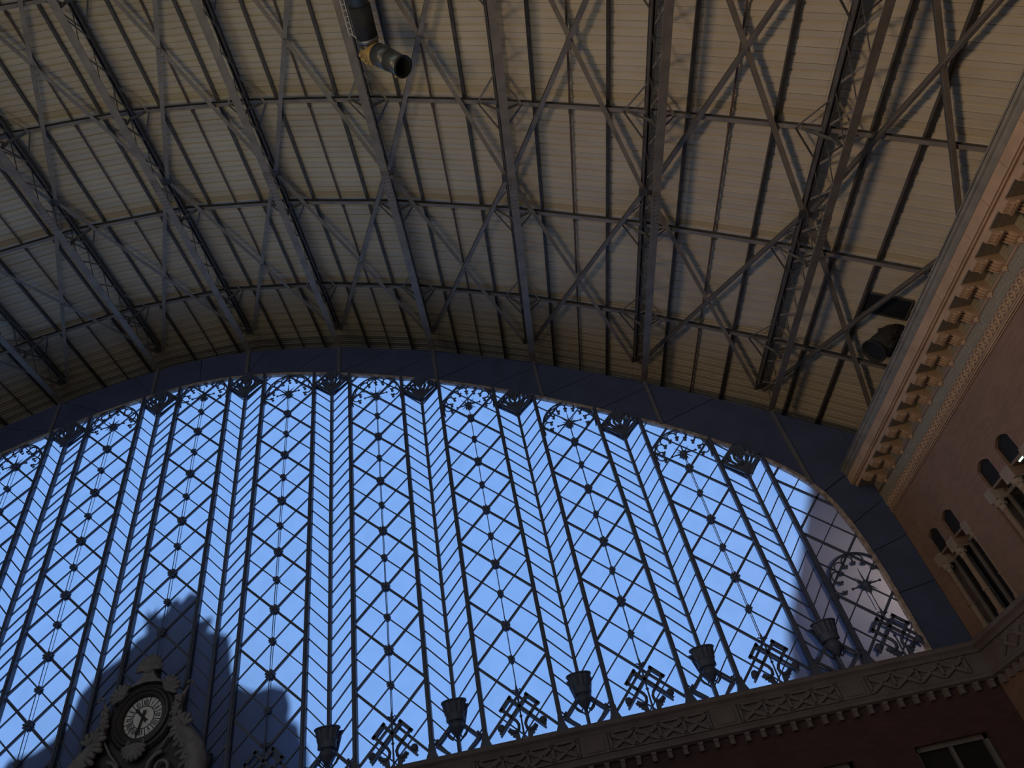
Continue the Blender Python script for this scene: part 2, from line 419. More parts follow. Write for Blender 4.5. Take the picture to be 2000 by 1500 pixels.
for k, x in enumerate(GX):
    if x < -12 or x > 22: continue
    p = MB(); p.box((x, -0.05, (ztop(x)+zf(x))/2), (0.13, 0.06, zf(x)-ztop(x))); p.build('stiffener', 'stiffener', gable)
# rim of the opening
rm = MB()
for (x0, z0), (x1, z1) in zip(OPEN, OPEN[1:]):
    d = Vector((x1-x0, 0, z1-z0)); 
    nrm = Vector((d.z, 0, -d.x)).normalized()
    q0 = (x0+nrm.x*0.10, z0+nrm.z*0.10); q1 = (x1+nrm.x*0.10, z1+nrm.z*0.10)
    rm.prism([(x0, z0), (x1, z1), q1, q0], -0.06, 0.105)
o = tag(rm.build('trim_1', 'rim'), kind='structure'); recalc(o)

# ================================================================== GLAZED WALL
PY = 0.095
def bay_word(n):
    if n == 0: return 'directly above the clock'
    return '%s %s of the clock' % (ORD[abs(n)], 'right' if n > 0 else 'left')
def pane(par, poly, cache={}):
    p = clip_open(poly)
    if not p: return
    b = BASE[par.name]
    full = len(p) == len(poly) and abs(area(p)-area(poly)) < 1e-5
    c = (sum(q[0] for q in poly)/len(poly), sum(q[1] for q in poly)/len(poly))
    key = tuple((round(q[0]-c[0], 3), round(q[1]-c[1], 3)) for q in poly)
    if full and key in cache:
        inst('pane', cache[key], par, (c[0]-b[0], 0, c[1]-b[2])); return
    mb = MB(); mb.add([(q[0]-c[0], PY, q[1]-c[1]) for q in p], [tuple(range(len(p)))])
    me = mb.mesh('pane', 'pane')
    if full: cache[key] = me
    inst('pane', me, par, (c[0]-b[0], 0, c[1]-b[2]))
def gbar(par, a, b, wd, dp, yc, name='glazing_bar', cache={}):
    s = clip_seg(a, b)
    if not s: return None
    a2, b2 = s; bb = BASE[par.name]
    key = (round(b2[0]-a2[0], 3), round(b2[1]-a2[1], 3), wd, dp)
    if key not in cache:
        cache[key] = MB().bar((0, 0, 0), (b2[0]-a2[0], 0, b2[1]-a2[1]), wd, dp).mesh(name, 'bar')
    inst(name, cache[key], par, (a2[0]-bb[0], yc, a2[1]-bb[2])); return s
def rosette_mesh(r, d, lobes=8):
    mb = MB(); pts = []
    for i in range(lobes*4):
        a = 2*math.pi*i/(lobes*4); k = [0.62, 1.0, 1.06, 1.0][i % 4]
        pts.append((r*k*math.cos(a+0.2), r*k*math.sin(a+0.2)))
    mb.prism(pts, -d/2, d/2); mb.ball((0, -d*0.6, 0), r*0.45, 8, 5, (1, 0.7, 1))
    me = mb.mesh('rosette', 'iron'); return me
ROS_B, ROS_S = rosette_mesh(0.135, 0.05), rosette_mesh(0.10, 0.04)
STARZ = {-3: 10.65-0.0, -2: 12.06, -1: 13.15, 0: 13.82, 1: 13.07, 2: 12.05, 3: 10.65, 4: 8.86, 5: 6.61, 6: 0.97}
OUTER = {}
def ros_disc(mb, x, z, r, y0=0.112, y1=0.135):
    pts = []
    for i in range(32):
        a = 2*math.pi*i/32; k = [0.62, 1.0, 1.06, 1.0][i % 4]; pts.append((x+r*k*math.cos(a), z+r*k*math.sin(a)))
    mb.prism(pts, y0, y1)
wnum = 0
WIN = {}
for n in range(-6, 7):
    full = n >= -3
    wnum += 1; ax = 3.5*n
    win = thing('window_%d' % wnum, (ax, 0, SILL), kind='structure'); WIN[n] = win
    hq = QZ/2
    zt = max(ztop(ax-HW), ztop(ax+HW), ztop(ax))+0.3
    m0 = int(math.floor((SILL-1.2)/hq)); m1 = int(math.ceil(zt/hq))+1
    og = MB()
    if not full:
        pane(win, [(ax-HW, SILL), (ax-HW, zt), (ax+HW, zt), (ax+HW, SILL)]); continue
    for k in range(m0, m1):
        z = hq*k
        pane(win, [(ax, z), (ax-HW/2, z+hq/2), (ax, z+hq), (ax+HW/2, z+hq/2)])
        for s in (-1, 1):
            q = [(ax, z), (ax+s*HW/2, z+hq/2), (ax+s*HW, z), (ax+s*HW/2, z-hq/2)]
            pane(win, q if s < 0 else q[::-1])
            q = [(ax+s*HW, z), (ax+s*HW/2, z+hq/2), (ax+s*HW, z+hq)]
            pane(win, q[::-1] if s < 0 else q)
        for s in (-1, 1):
            th = k % 2 == 0
            sg = gbar(win, (ax-HW, z-s*hq), (ax+HW, z+s*hq), 0.07 if th else 0.034, 0.06 if th else 0.05, 0.06)
    # rod with rosettes
    zs = STARZ[n]
    if n == 6: zs0 = 0.25
    rod = thing('rosette_rod', (ax, -0.05, SILL), 'slim iron rod strung with star rosettes, wide glazed bay %s' % bay_word(n), 'iron rod', 'rosette rods on the glazed wall')
    b0 = 0.25
    mb = MB(); mb.tube([(ax, -0.05, b0), (ax, -0.05, zs-0.25)], 0.013, 6); mb.build('rod', 'iron', rod)
    og.tube([(ax, 0.125, b0), (ax, 0.125, zs)], 0.012, 4)
    k = 1
    while True:
        z = hq*k
        if z > zs-0.3: break
        inst('rosette', ROS_B if k % 2 == 0 else ROS_S, rod, (0, 0.0, z-SILL))
        ros_disc(og, ax, z, 0.135 if k % 2 == 0 else 0.10); k += 1
    # fan tracery and star
    fan = thing('fan_tracery', (ax, -0.05, zs), 'iron fan tracery with spiked star, top of wide bay %s' % bay_word(n), 'tracery', 'fan traceries along the top of the glazed wall')
    ring = []; rx, rz = 0.955, 1.02
    for i in range(41):
        a = math.radians(-14+208*i/40); x, z = ax+rx*math.cos(a), zs+rz*math.sin(a)
        lim = ztop(x)-0.05
        if abs(x) < 21.66: ring.append((x, 0.0, min(z, lim)))
    mb = MB(); mb.tube(ring, 0.031, 6); mb.build('hoop', 'iron', fan, smooth=True)
    og.tube([(p[0], 0.125, p[2]) for p in ring], 0.025, 4)
    mbl = MB(); mbt = MB(); N = 8
    for i in range(N):
        a0, a1 = math.radians(-8+196*i/N), math.radians(-8+196*(i+1)/N)
        pts = []
        for j in range(11):
            th = math.pi*j/10; am = (a0+a1)/2; a = am-(a1-a0)/2*math.cos(th)*(1.0+0.12*math.sin(th)); rr = 0.735+0.215*math.sin(th)
            x, z = ax+rr*rx*math.cos(a), zs+rr*rz*math.sin(a)
            pts.append((x, 0.0, min(z, ztop(x)-0.06)))
        if max(abs(p[0]) for p in pts) < 21.6:
            MB().tube(pts, 0.023, 5).build('cusp', 'iron', fan, smooth=True)
    tre = MB()
    for dx, dz in ((0, -0.035), (-0.04, 0.02), (0.04, 0.02)): tre.ball((dx, 0, dz), 0.043, 6, 4, (1, 0.6, 1))
    trem = tre.mesh('trefoil', 'iron')
    for i in range(N+1):
        a = math.radians(-8+196*i/N); x, z = 0.69*rx*math.cos(a), 0.69*rz*math.sin(a)
        if abs(ax+x) < 21.6:
            inst('trefoil', trem, fan, (x, 0.05, z)); ros_disc(og, ax+x, zs+z, 0.055)
    st = MB()
    st.ball((ax, -0.05, zs), 0.12, 10, 6, (1, 0.6, 1)); st.build('star_hub', 'iron', fan, smooth=True)
    for ang, ln, kn in ((90, 0.44, 0), (48, 0.30, 0), (132, 0.30, 0), (5, 0.36, 1), (188, 0.36, 1), (-38, 0.27, 0), (218, 0.27, 0), (-68, 0.24, 0), (248, 0.24, 0), (20, 0.22, 0), (160, 0.22, 0)):
        a = math.radians(ang); ln *= 1.2; e = (ax+ln*math.cos(a), -0.05, zs+ln*math.sin(a))
        r_ = MB(); r_.tube([(ax, -0.05, zs), e], [0.038, 0.018 if kn else 0.004], 5)
        if kn: r_.ball(e, 0.045, 6, 4)
        r_.build('ray', 'iron', fan)
    ros_disc(og, ax, zs, 0.14)
    r_ = MB(); r_.tube([(ax, -0.05, zs), (ax, -0.05, zs-0.16), (ax, -0.05, zs-0.2), (ax, -0.05, zs-0.26), (ax, -0.05, zs-0.33)], [0.04, 0.05, 0.075, 0.03, 0.012], 7); r_.build('stem', 'iron', fan)
    # crest at the foot of the bay
    cr = thing('crest', (ax, -0.06, SILL), 'cast iron lattice crest with knobs, foot of wide bay %s' % bay_word(n), 'iron crest', 'iron crests along the sill') if n != 0 else None
    if cr:
        H = -0.30; y = -0.06
        st = MB(); st.tube([(ax, y, SILL), (ax, y, H-0.3), (ax, y, H-0.26), (ax, y, H-0.22), (ax, y, 0.0), (ax, y, 0.05), (ax, y, 0.28)], [0.03, 0.022, 0.05, 0.022, 0.03, 0.055, 0.012], 8); st.build('stem', 'iron', cr)
        for s in (-1, 1):
            fl = MB(); fl.tube([(ax, y, 0.02), (ax+s*0.04, y, 0.10), (ax+s*0.09, y, 0.14), (ax+s*0.13, y, 0.11), (ax+s*0.12, y, 0.06)], [0.022, 0.02, 0.018, 0.018, 0.024], 6); fl.build('scroll', 'iron', cr)
            e = 0.25
            def B(p, q, nm='lattice_strip', wd=0.085):
                t = MB(); t.bar((ax+s*p[0], y, H+p[1]), (ax+s*q[0], y, H+q[1]), wd, 0.05); t.build(nm, 'iron', cr)
            B((-0.03, -0.03), (e+.02, e+.02)); B((e-.05, e+.05), (2*e+.05, -0.05)); B((2*e+.02, .02), (e*1.0, -e)); B((-.03, .03), (e, -e)); 
            B((e, -e), (0.62, -0.62), wd=0.07)
            # hook
            hk = MB(); pts = []
            for i in range(9):
                a = math.radians(45+ -0 + 150*i/8); pts.append((ax+s*(e-0.02-0.11*math.sin(a)*1.0+0.0), y, H-e-0.02-0.16*(1-math.cos(a))))
            pts = [(ax+s*e, y, H-e), (ax+s*0.14, y, H-0.36), (ax+s*0.09, y, H-0.46), (ax+s*0.11, y, H-0.57), (ax+s*0.2, y, H-0.63), (ax+s*0.3, y, H-0.60), (ax+s*0.37, y, H-0.53)]
            hk.tube(pts, [0.042, 0.045, 0.045, 0.048, 0.055, 0.06, 0.05], 6); hk.build('hook', 'iron', cr, smooth=True)
            kb = MB(); kb.ball((ax+s*0.57, y, H-0.47), 0.105, 10, 6, (1, 0.6, 1)); kb.build('knob', 'iron', cr, smooth=True)
            # serrated leaf under the hook
            lf = MB(); pl = [(ax+s*0.12, H-0.60), (ax+s*0.14, SILL), (ax+s*0.40, SILL)]
            pl = [(ax+s*0.10, SILL), (ax+s*0.12, H-0.60), (ax+s*0.24, H-0.66), (ax+s*0.42, H-0.55), (ax+s*0.40, H-0.62), (ax+s*0.36, H-0.63), (ax+s*0.36, H-0.68), (ax+s*0.30, H-0.69), (ax+s*0.30, H-0.74), (ax+s*0.24, H-0.76), (ax+s*0.22, SILL)]
            lf.prism(pl, y-0.02, y+0.03); o = lf.build('leaf', 'iron', cr); recalc(o)
            og.bar((ax, 0.125, H), (ax+s*e, 0.125, H+e), .05, .03); og.bar((ax+s*e, 0.125, H+e), (ax+s*2*e, 0.125, H), .05, .03); og.bar((ax, 0.125, H), (ax+s*.62, 0.125, H-.62), .05, .03)
            ros_disc(og, ax+s*.56, H-.47, 0.085)
    OUTER[n] = og
# mullions (trim) and narrow chevron bays
tn = 1
def mullion(x, wd, dp, n_label=None):
    global tn
    tn += 1
    z1 = ztop(x)
    b0 = (x, 0, SILL)
    t = MB(); t.span((x-wd/2, -dp, SILL), (x+wd/2, 0.09, z1))
    o = t.build('trim_%d' % tn, 'iron', base=b0); tag(o, kind='structure')
    if wd > 0.1:
        p = MB(); p.span((x-wd*0.2, -dp-0.03, SILL), (x+wd*0.2, -dp, z1)); p.build('fillet', 'iron', o)
        p = MB(); p.prism([(x-0.16, SILL), (x+0.16, SILL), (x+0.1, SILL+0.14), (x+wd/2+.01, SILL+0.34), (x-wd/2-.01, SILL+0.34), (x-0.1, SILL+0.14)], -dp-0.05, 0.09); q = p.build('plinth', 'iron', o); recalc(q)
    return o
def outer_post(og, x, wd): og.span((x-wd/2, 0.112, SILL), (x+wd/2, 0.15, ztop(x)-.03))
for n in range(-6, 7):
    for s in (-1, 1):
        x = 3.5*n+s*HW
        if abs(x) > 21.7: continue
        if n < -3: continue
        mullion(x, 0.125, 0.07); outer_post(OUTER[n], x, 0.13)
for n in range(-7, 6):
    wnum += 1; ax = 3.5*n+1.75
    hwn = 1.75-HW
    win = thing('window_%d' % wnum, (ax, 0, SILL), kind='structure')
    if n < -3:
        pane(win, [(ax-hwn, SILL), (ax-hwn, 16), (ax+hwn, 16), (ax+hwn, SILL)]); continue
    zt = max(ztop(ax-hwn), ztop(ax+hwn), ztop(ax))+1.0
    og = MB()
    stp = QZ/4; drop = 0.80; k = -4
    while k*stp < zt+1:
        z = k*stp+0.13
        for s in (-1, 1):
            q = [(ax, z), (ax+s*hwn, z+drop), (ax+s*hwn, z+drop+stp), (ax, z+stp)]
            pane(win, q[::-1] if s > 0 else q)
            gbar(win, (ax, z), (ax+s*hwn, z+drop), 0.034, 0.05, 0.06)
        k += 1
    mullion(ax, 0.095, 0.06); outer_post(og, ax, 0.095)
    nb = ORD[n+1] if n >= 0 else ORD[-n]
    where = 'narrow chevron bay %s %s of the clock' % (nb, 'right' if n >= 0 else 'left')
    # fretwork diamond
    fz = ztop(ax)-0.50
    fr = thing('fretwork_diamond', (ax, -0.09, fz), 'pierced iron diamond, top of %s' % where, 'fretwork', 'pierced diamonds along the top of the glazed wall')
    y0, y1 = -0.11, -0.065
    def U(p): return (ax+p[0], fz+p[1])
    T, Rr, Bm, L = (0, 0.6), (0.66, 0), (0, -0.6), (-0.66, 0)
    for nm, p, q, wd in (('edge', T, Rr, 0.09), ('edge', Rr, Bm, 0.11), ('edge', Bm, L, 0.11), ('edge', L, T, 0.09)):
        t = MB(); t.bar((ax+p[0], -0.09, fz+p[1]), (ax+q[0], -0.09, fz+q[1]), wd, 0.05); t.build(nm, 'iron', fr)
    t = MB(); t.span((ax-0.045, y0-0.015, fz-0.6), (ax+0.045, y1-0.005, fz+0.42)); t.build('stalk', 'iron', fr)
    t = MB(); t.prism([U((0, 0.6)), U((0.24, 0.37)), U((0.1, 0.2)), U((0, 0.12)), U((-0.1, 0.2)), U((-0.24, 0.37))], y0, y1); recalc(t.build('crown_leaf', 'iron', fr))
    t = MB(); t.prism([U((0, -0.68)), U((0.1, -0.5)), U((0.3, -0.3)), U((0.12, -0.24)), U((0, -0.1)), U((-0.12, -0.24)), U((-0.3, -0.3)), U((-0.1, -0.5))], y0, y1); recalc(t.build('root_leaf', 'iron', fr))
    for s in (-1, 1):
        for pts, rr in (([(0, -0.25), (0.14, -0.12), (0.2, 0.04), (0.17, 0.2), (0.24, 0.36)], 0.055), ([(0.05, -0.3), (0.26, -0.2), (0.36, -0.05), (0.34, 0.12), (0.4, 0.22)], 0.05), ([(0.0, -0.02), (0.09, 0.08), (0.09, 0.2), (0.04, 0.28)], 0.045), ([(0.36, -0.05), (0.46, -0.02), (0.52, 0.07)], 0.045)):
            t = MB(); t.tube([(ax+s*a, -0.09, fz+b) for a, b in pts], rr, 5); t.build('branch', 'iron', fr, smooth=True)
    t = MB(); t.ball((ax-0.11, -0.09, fz-0.66), 0.05, 6, 4); t.ball((ax+0.11, -0.09, fz-0.66), 0.05, 6, 4); t.build('bud', 'iron', fr)
    og.bar((ax-.66, .125, fz), (ax, .125, fz-.6), .12, .03); og.bar((ax+.66, .125, fz), (ax, .125, fz-.6), .12, .03)
    og.bar((ax-.66, .125, fz), (ax, .125, fz+.6), .1, .03); og.bar((ax+.66, .125, fz), (ax, .125, fz+.6), .1, .03)
    for s in (-1, 1): og.bar((ax, .125, fz-.4), (ax+s*.35, .125, fz+.2), .1, .03)
    # fluted cup on scrolled struts
    cp = thing('fluted_cup', (ax, -0.16, SILL), 'fluted iron cup on scrolled struts, foot of %s' % where, 'iron cup', 'fluted cups along the sill')
    yc = -0.16
    prof = [(0.205, -0.385), (0.25, -0.37), (0.255, -0.34), (0.25, -0.25), (0.262, -0.19), (0.285, -0.165), (0.30, -0.05), (0.335, 0.10), (0.36, 0.115), (0.355, 0.145), (0.30, 0.15)]
    t = MB(); N = 28; vs = []; fs = []
    for i, (r, z) in enumerate(prof):
        for k in range(N):
            a = 2*math.pi*k/N; rr = r*(0.90 if (5 <= i <= 7 and k % 2) else 1.0)
            vs.append((ax+rr*math.cos(a), yc+rr*math.sin(a)*0.8, z))
    for i in range(len(prof)-1):
        for k in range(N):
            k2 = (k+1) % N; fs.append((i*N+k, i*N+k2, (i+1)*N+k2, (i+1)*N+k))
    fs.append(tuple(range(N-1, -1, -1))); fs.append(tuple((len(prof)-1)*N+k for k in range(N)))
    t.add(vs, fs); t.build('cup', 'iron', cp)
    t = MB(); t.lathe([(0.03, -0.80), (0.09, -0.72), (0.19, -0.58), (0.215, -0.52), (0.20, -0.46), (0.17, -0.42), (0.17, -0.37)], (ax, yc, 0), 12); t.build('boss', 'iron', cp, smooth=True)
    t = MB(); t.tube([(ax, -0.1, SILL), (ax, -0.1, -0.72)], 0.045, 8); t.build('stem', 'iron', cp)
    for s in (-1, 1):
        t = MB(); t.bar((ax+s*0.12, -0.08, -0.40), (ax+s*0.56, -0.08, -0.82), 0.075, 0.05); t.build('strut', 'iron', cp)
        t = MB(); t.tube([(ax+s*0.30, -0.08, -0.58), (ax+s*0.22, -0.08, -0.72), (ax+s*0.13, -0.08, -0.80), (ax+s*0.09, -0.08, -0.72)], [0.034, 0.034, 0.03, 0.026], 6); t.build('hook', 'iron', cp, smooth=True)
        t = MB(); t.bar((ax+s*0.62, -0.08, -0.80), (ax+s*0.24, -0.08, SILL), 0.06, 0.05); t.build('strut', 'iron', cp)
        t = MB(); t.tube([(ax+s*0.54, -0.08, -0.70), (ax+s*0.58, -0.08, -0.80), (ax+s*0.66, -0.08, -0.83)], [0.03, 0.05, 0.03], 6); t.build('knob', 'iron', cp)
        og.bar((ax+s*.12, .125, -.4), (ax+s*.56, .125, -.82), .07, .03); og.bar((ax+s*.62, .125, -.8), (ax+s*.24, .125, SILL), .06, .03)
    og.prism([(ax-.36, .12), (ax+.36, .12), (ax+.22, -.4), (ax, -.75), (ax-.22, -.4)], .112, .15)
    o = og.build('outer_grille', 'iron', win); recalc(o)
for n, og in OUTER.items():
    o = og.build('outer_grille', 'iron', WIN[n]); recalc(o)

# exterior gable of the clock, its soft shadow falls on the milky glass
DY = 1.5; DZ = DY*math.tan(SUN_EL)
sil = [(-4.6, -3.2), (-4.6, 0.0), (-4.25, 0.5), (-3.9, 1.2), (-3.2, 1.25), (-2.75, 1.5), (-2.41, 1.8), (-2.3, 2.6), (-1.75, 3.25), (-1.2, 3.55), (-.85, 4.0), (-.52, 4.15), (-.68, 4.55), (-.73, 4.95), (-.55, 4.75), (-.4, 4.95), (-.28, 4.6), (-.05, 4.75), (.0, 5.05), (.25, 5.15), (.35, 4.95), (.6, 5.25), (.95, 5.1), (.92, 4.6), (1.0, 4.2), (1.45, 4.25), (1.25, 3.8), (1.6, 3.75), (2.05, 3.5), (2.12, 3.2), (2.25, 2.4), (2.45, 1.95), (2.95, 1.65), (3.5, 1.72), (3.9, 1.55), (4.05, 1.1), (3.95, .75), (4.3, .5), (4.4, .1), (4.6, -.2), (4.6, -3.2)]
t = MB(); t.prism([(x, z+DZ) for x, z in sil], PY+DY, PY+DY+0.35)
o = t.build('wall_clock_gable', 'ext_stone', base=(0, 1.8, -2)); recalc(o); tag(o, kind='structure')
# unseen sloping mass added outside to block the sun from the last panes
pv = [(17.4, -2.2), (18.3, 0.2), (19.6, 2.2), (20.9, 4.3), (21.6, 5.6), (26.0, 6.2), (26.0, -3.2), (17.4, -3.2)]
DY2 = 2.6; DZ2 = DY2*math.tan(SUN_EL)
t = MB(); t.prism([(x-0.08, z+DZ2) for x, z in pv], PY+DY2, PY+DY2+2.0)
o = t.build('wall_sun_blocker', 'ext_stone', base=(22, 3, -2)); recalc(o); tag(o, kind='structure')

# ================================================================== LOWER FRONT WALL (below the glass)
wf = MB()
wf.span((-23.5, 0.02, -3.2), (23.5, 0.6, SILL-0.02))
xo = [(3.5*n-0.97, 3.5*n+0.97) for n in (3, 4, 5, 6)]
prev = -23.5
for a, b in xo:
    wf.span((prev, 0.02, -Z0), (a, 0.6, -3.2)); wf.span((a, 0.02, -Z0), (b, 0.6, -5.6)); prev = b
wf.span((prev, 0.02, -Z0), (23.5, 0.6, -3.2))
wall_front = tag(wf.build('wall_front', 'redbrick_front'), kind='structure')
XL = -13.0
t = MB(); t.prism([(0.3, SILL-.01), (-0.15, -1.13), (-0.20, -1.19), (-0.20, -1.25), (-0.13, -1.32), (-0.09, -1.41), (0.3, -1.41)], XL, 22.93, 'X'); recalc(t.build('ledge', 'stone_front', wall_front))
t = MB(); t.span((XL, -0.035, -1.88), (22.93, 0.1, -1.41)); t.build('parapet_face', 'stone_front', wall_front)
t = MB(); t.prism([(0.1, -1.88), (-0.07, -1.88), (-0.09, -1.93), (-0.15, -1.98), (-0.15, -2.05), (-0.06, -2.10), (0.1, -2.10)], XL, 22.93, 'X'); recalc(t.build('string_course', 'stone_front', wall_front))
cx = MB()
cx.bar((-0.31, 0, -0.17), (0.31, 0, 0.17), 0.10, 0.11); cx.bar((-0.31, 0, 0.17), (0.31, 0, -0.17), 0.10, 0.11); cx.ball((0, -0.04, 0), 0.08, 8, 5, (1, .6, 1))
cxm = cx.mesh('fret_cross', 'stone_front')
dv = MB(); dv.box((0, 0, 0), (0.07, 0.11, 0.44)); dvm = dv.mesh('fret_divider', 'stone_front')
hb = MB(); hb.box((0, 0, 0), (2.66, 0.11, 0.05)); hbm = hb.mesh('fret_rail', 'stone_front')
blk = MB(); blk.box((0, 0, 0), (0.74, 0.10, 0.46)); blk.box((0, -0.06, 0.0), (0.5, 0.03, 0.34)); blkm = blk.mesh('pier_block', 'stone_front')
dn = MB(); dn.prism([(-0.055, 0), (0.055, 0), (0.055, -0.2), (-0.055, -0.2)], -0.07, 0.07); dn.box((0, -.08, -.03), (0.13, .03, .06)); dnm = dn.mesh('dentil', 'stone_front')
for n in range(-2, 7):
    ax = 3.5*n
    for i in range(4):
        x = ax-0.99+0.66*i
        if x < 22.6: inst('fret_cross', cxm, wall_front, (x, -0.06, -1.645))
    for i in range(5): 
        x = ax-1.32+0.66*i
        if x < 22.8: inst('fret_divider', dvm, wall_front, (x, -0.06, -1.645))
    if n < 6:
        inst('fret_rail', hbm, wall_front, (ax, -0.06, -1.44)); inst('fret_rail', hbm, wall_front, (ax, -0.06, -1.85))
        inst('pier_block', blkm, wall_front, (ax+1.75, -0.055, -1.645))
x = -6.0
while x < 22.8:
    inst('dentil', dnm, wall_front, (x, -0.05, -2.10)); x += 0.41
# windows in the lower wall
for n in (3, 4, 5, 6):
    wnum += 1; ax = 3.5*n
    wn = thing('window_%d' % wnum, (ax, 0.3, -5.6), kind='structure')
    for (a, b) in (((ax-0.97, 0.18, -5.6), (ax-0.87, 0.3, -3.2)), ((ax+0.87, 0.18, -5.6), (ax+0.97, 0.3, -3.2)), ((ax-0.97, 0.18, -3.32), (ax+0.97, 0.3, -3.2)), ((ax-0.04, 0.2, -5.6), (ax+0.04, 0.3, -3.3))):
        t = MB(); t.span(a, b); t.build('window_frame', 'winframe', wn)
    for s in (-1, 1):
        t = MB(); t.span((ax+s*0.04, 0.3, -5.6), (ax+s*0.9, 0.32, -3.25)); t.build('pane', 'darkpane', wn)
    t = MB(); t.span((ax-1.0, 0.5, -5.7), (ax+1.0, 0.55, -3.1)); t.build('blind', 'black', wn)

# ================================================================== RIGHT BRICK WALL
wr = MB()
X0, X1 = WALLX, WALLX+0.45
pairs = [-1.68, -5.10, -8.52]
wr.span((X0, YB-14.5, -Z0), (X1, 0.02, -1.12))
wr.span((X0, YB-14.5, 1.9), (X1, 0.02, 4.8))
prev = 0.02
for yc in pairs:
    wr.span((X0, yc+1.06, -1.12), (X1, prev, 1.9)); prev = yc-1.06
    for (a, b) in ((-0.2, 0.2), (0.82, 1.06), (-1.06, -0.82)):
        wr.span((X0, yc+a, 0.8), (X1, yc+b, 1.9))
    for s in (-1, 1):
        arc = [(yc+s*(0.2+0.62*i/8), 1.56+0.13*math.sin(math.pi*i/8)) for i in range(9)]
        wr.prism(arc+[(yc+s*0.82, 1.9), (yc+s*0.2, 1.9)], X0, X1, 'X')
wr.span((X0, YB-14.5, -1.12), (X1, prev, 1.9))
wr.span((24.9, YB-14.5, 4.4), (25.1, 1.4, 6.6)); wr.span((X0, YB-14.5, 4.6), (25.0, 1.4, 4.8))
wall_right = wr.build('wall_right', 'redbrick'); recalc(wall_right); tag(wall_right, kind='structure')
for nm, yc in zip(('pair beside the glazed wall', 'second pair from glazed wall', 'third pair'), pairs):
    wnum += 1
    wn = thing('window_%d' % wnum, (X0, yc, -1.1), kind='structure')
    t = MB(); t.span((X1-0.02, yc-1.1, -1.12), (X1+0.03, yc+1.1, 1.75)); t.build('backing', 'black', wn)
    for s in (-1, 1):
        for (a, b) in ((0.17, 0.25), (0.80, 0.88)):
            t = MB(); t.span((X0+0.30, yc+s*a, -1.1), (X0+0.38, yc+s*b, 0.86)); t.build('window_frame', 'winframe', wn)
        for z in (0.86, -1.1):
            t = MB(); t.span((X0+0.30, yc+s*0.17, z-0.04), (X0+0.38, yc+s*0.88, z+0.05)); t.build('window_frame', 'winframe', wn)
        t = MB(); t.span((X0+0.36, yc+s*0.2, -1.1), (X0+0.375, yc+s*0.86, 0.85)); t.build('pane', 'darkpane', wn)
        t = MB(); t.span((X0+0.08, yc+s*0.2, 1.08), (X0+0.10, yc+s*0.82, 1.70)); t.build('pane', 'black', wn)
        t = MB(); t.span((X0+0.06, yc+s*0.2, 1.03), (X0+0.4, yc+s*0.82, 1.09)); t.build('transom', 'stone_dark', wn)
    for dy in (-0.95, 0.0, 0.95):
        t = MB(); t.lathe([(0.12, -1.12), (0.12, -1.06), (0.10, -1.02), (0.105, -0.97), (0.08, -0.93), (0.078, -0.42), (0.10, -0.40), (0.10, -0.36), (0.078, -0.34), (0.072, 0.50), (0.085, 0.53), (0.085, 0.56)], (X0+0.10, yc+dy, 0), 14)
        col = t.build('column', 'column', wn, smooth=False)
        t = MB(); t.lathe([(0.08, 0.56), (0.085, 0.62), (0.12, 0.70), (0.15, 0.78)], (X0+0.10, yc+dy, 0), 10)
        for k in range(8):
            a = 2*math.pi*k/8; t.ball((X0+0.10+0.11*math.cos(a), yc+dy+0.11*math.sin(a), 0.68), 0.035, 6, 4)
        t.build('capital', 'cream', col)
        t = MB(); wdy = 0.19 if dy == 0 else 0.15
        t.span((X0-0.03, yc+dy-wdy, 0.78), (X0+0.30, yc+dy+wdy, 1.10)); t.build('impost_block', 'cream', wn)
mt, nt, bs = nodes('lamp_glow'); bs.inputs['Base Color'].default_value = (0.8, 0.9, 0.8, 1); bs.inputs['Emission Color'].default_value = (0.75, 1.0, 0.85, 1); bs.inputs['Emission Strength'].default_value = 1.2; M['lamp_glow'] = mt
sl = thing('strip_light', (X0+0.1, -5.68, 0.97), 'small lit strip lamp behind the upper right arched window', 'lamp')
t = MB(); t.tube([(X0+0.10, -5.80, 0.99), (X0+0.10, -5.56, 0.99)], 0.022, 8); t.build('tube', 'lamp_glow', sl)
t = MB(); t.span((X0+0.085, -5.82, 1.01), (X0+0.115, -5.54, 1.03)); t.build('batten', 'winframe', sl)
# ledge and parapet course on this wall
def sx(pr): return [(X0+a, b) for a, b in pr]
t = MB(); t.prism(sx([(0.05, SILL-.01), (-0.17, -1.13), (-0.22, -1.19), (-0.22, -1.25), (-0.15, -1.32), (-0.11, -1.41), (0.05, -1.41)]), -16, 0.02, 'Y'); recalc(t.build('ledge', 'stone_front', wall_right))
t = MB(); t.span((X0-0.055, -16, -1.88), (X0+0.05, 0, -1.41)); t.build('parapet_face', 'stone_front', wall_right)
t = MB(); t.prism(sx([(0.05, -1.88), (-0.09, -1.88), (-0.11, -1.93), (-0.17, -1.98), (-0.17, -2.05), (-0.08, -2.10), (0.05, -2.10)]), -16, 0.02, 'Y'); recalc(t.build('string_course', 'stone_front', wall_right))
cx = MB(); cx.bar((0, -0.31, -0.17), (0, 0.31, 0.17), 0.085, 0.06, (1, 0, 0)); cx.bar((0, -0.31, 0.17), (0, 0.31, -0.17), 0.085, 0.06, (1, 0, 0)); cx.ball((-.02, 0, 0), 0.07, 8, 5, (.6, 1, 1))
cxr = cx.mesh('fret_cross', 'stone_front')
dvr = MB().box((0, 0, 0), (0.06, 0.06, 0.44)).mesh('fret_divider', 'stone_front')
dnr = MB().box((0, 0, -0.1), (0.14, 0.11, 0.2)).mesh('dentil', 'stone_front')
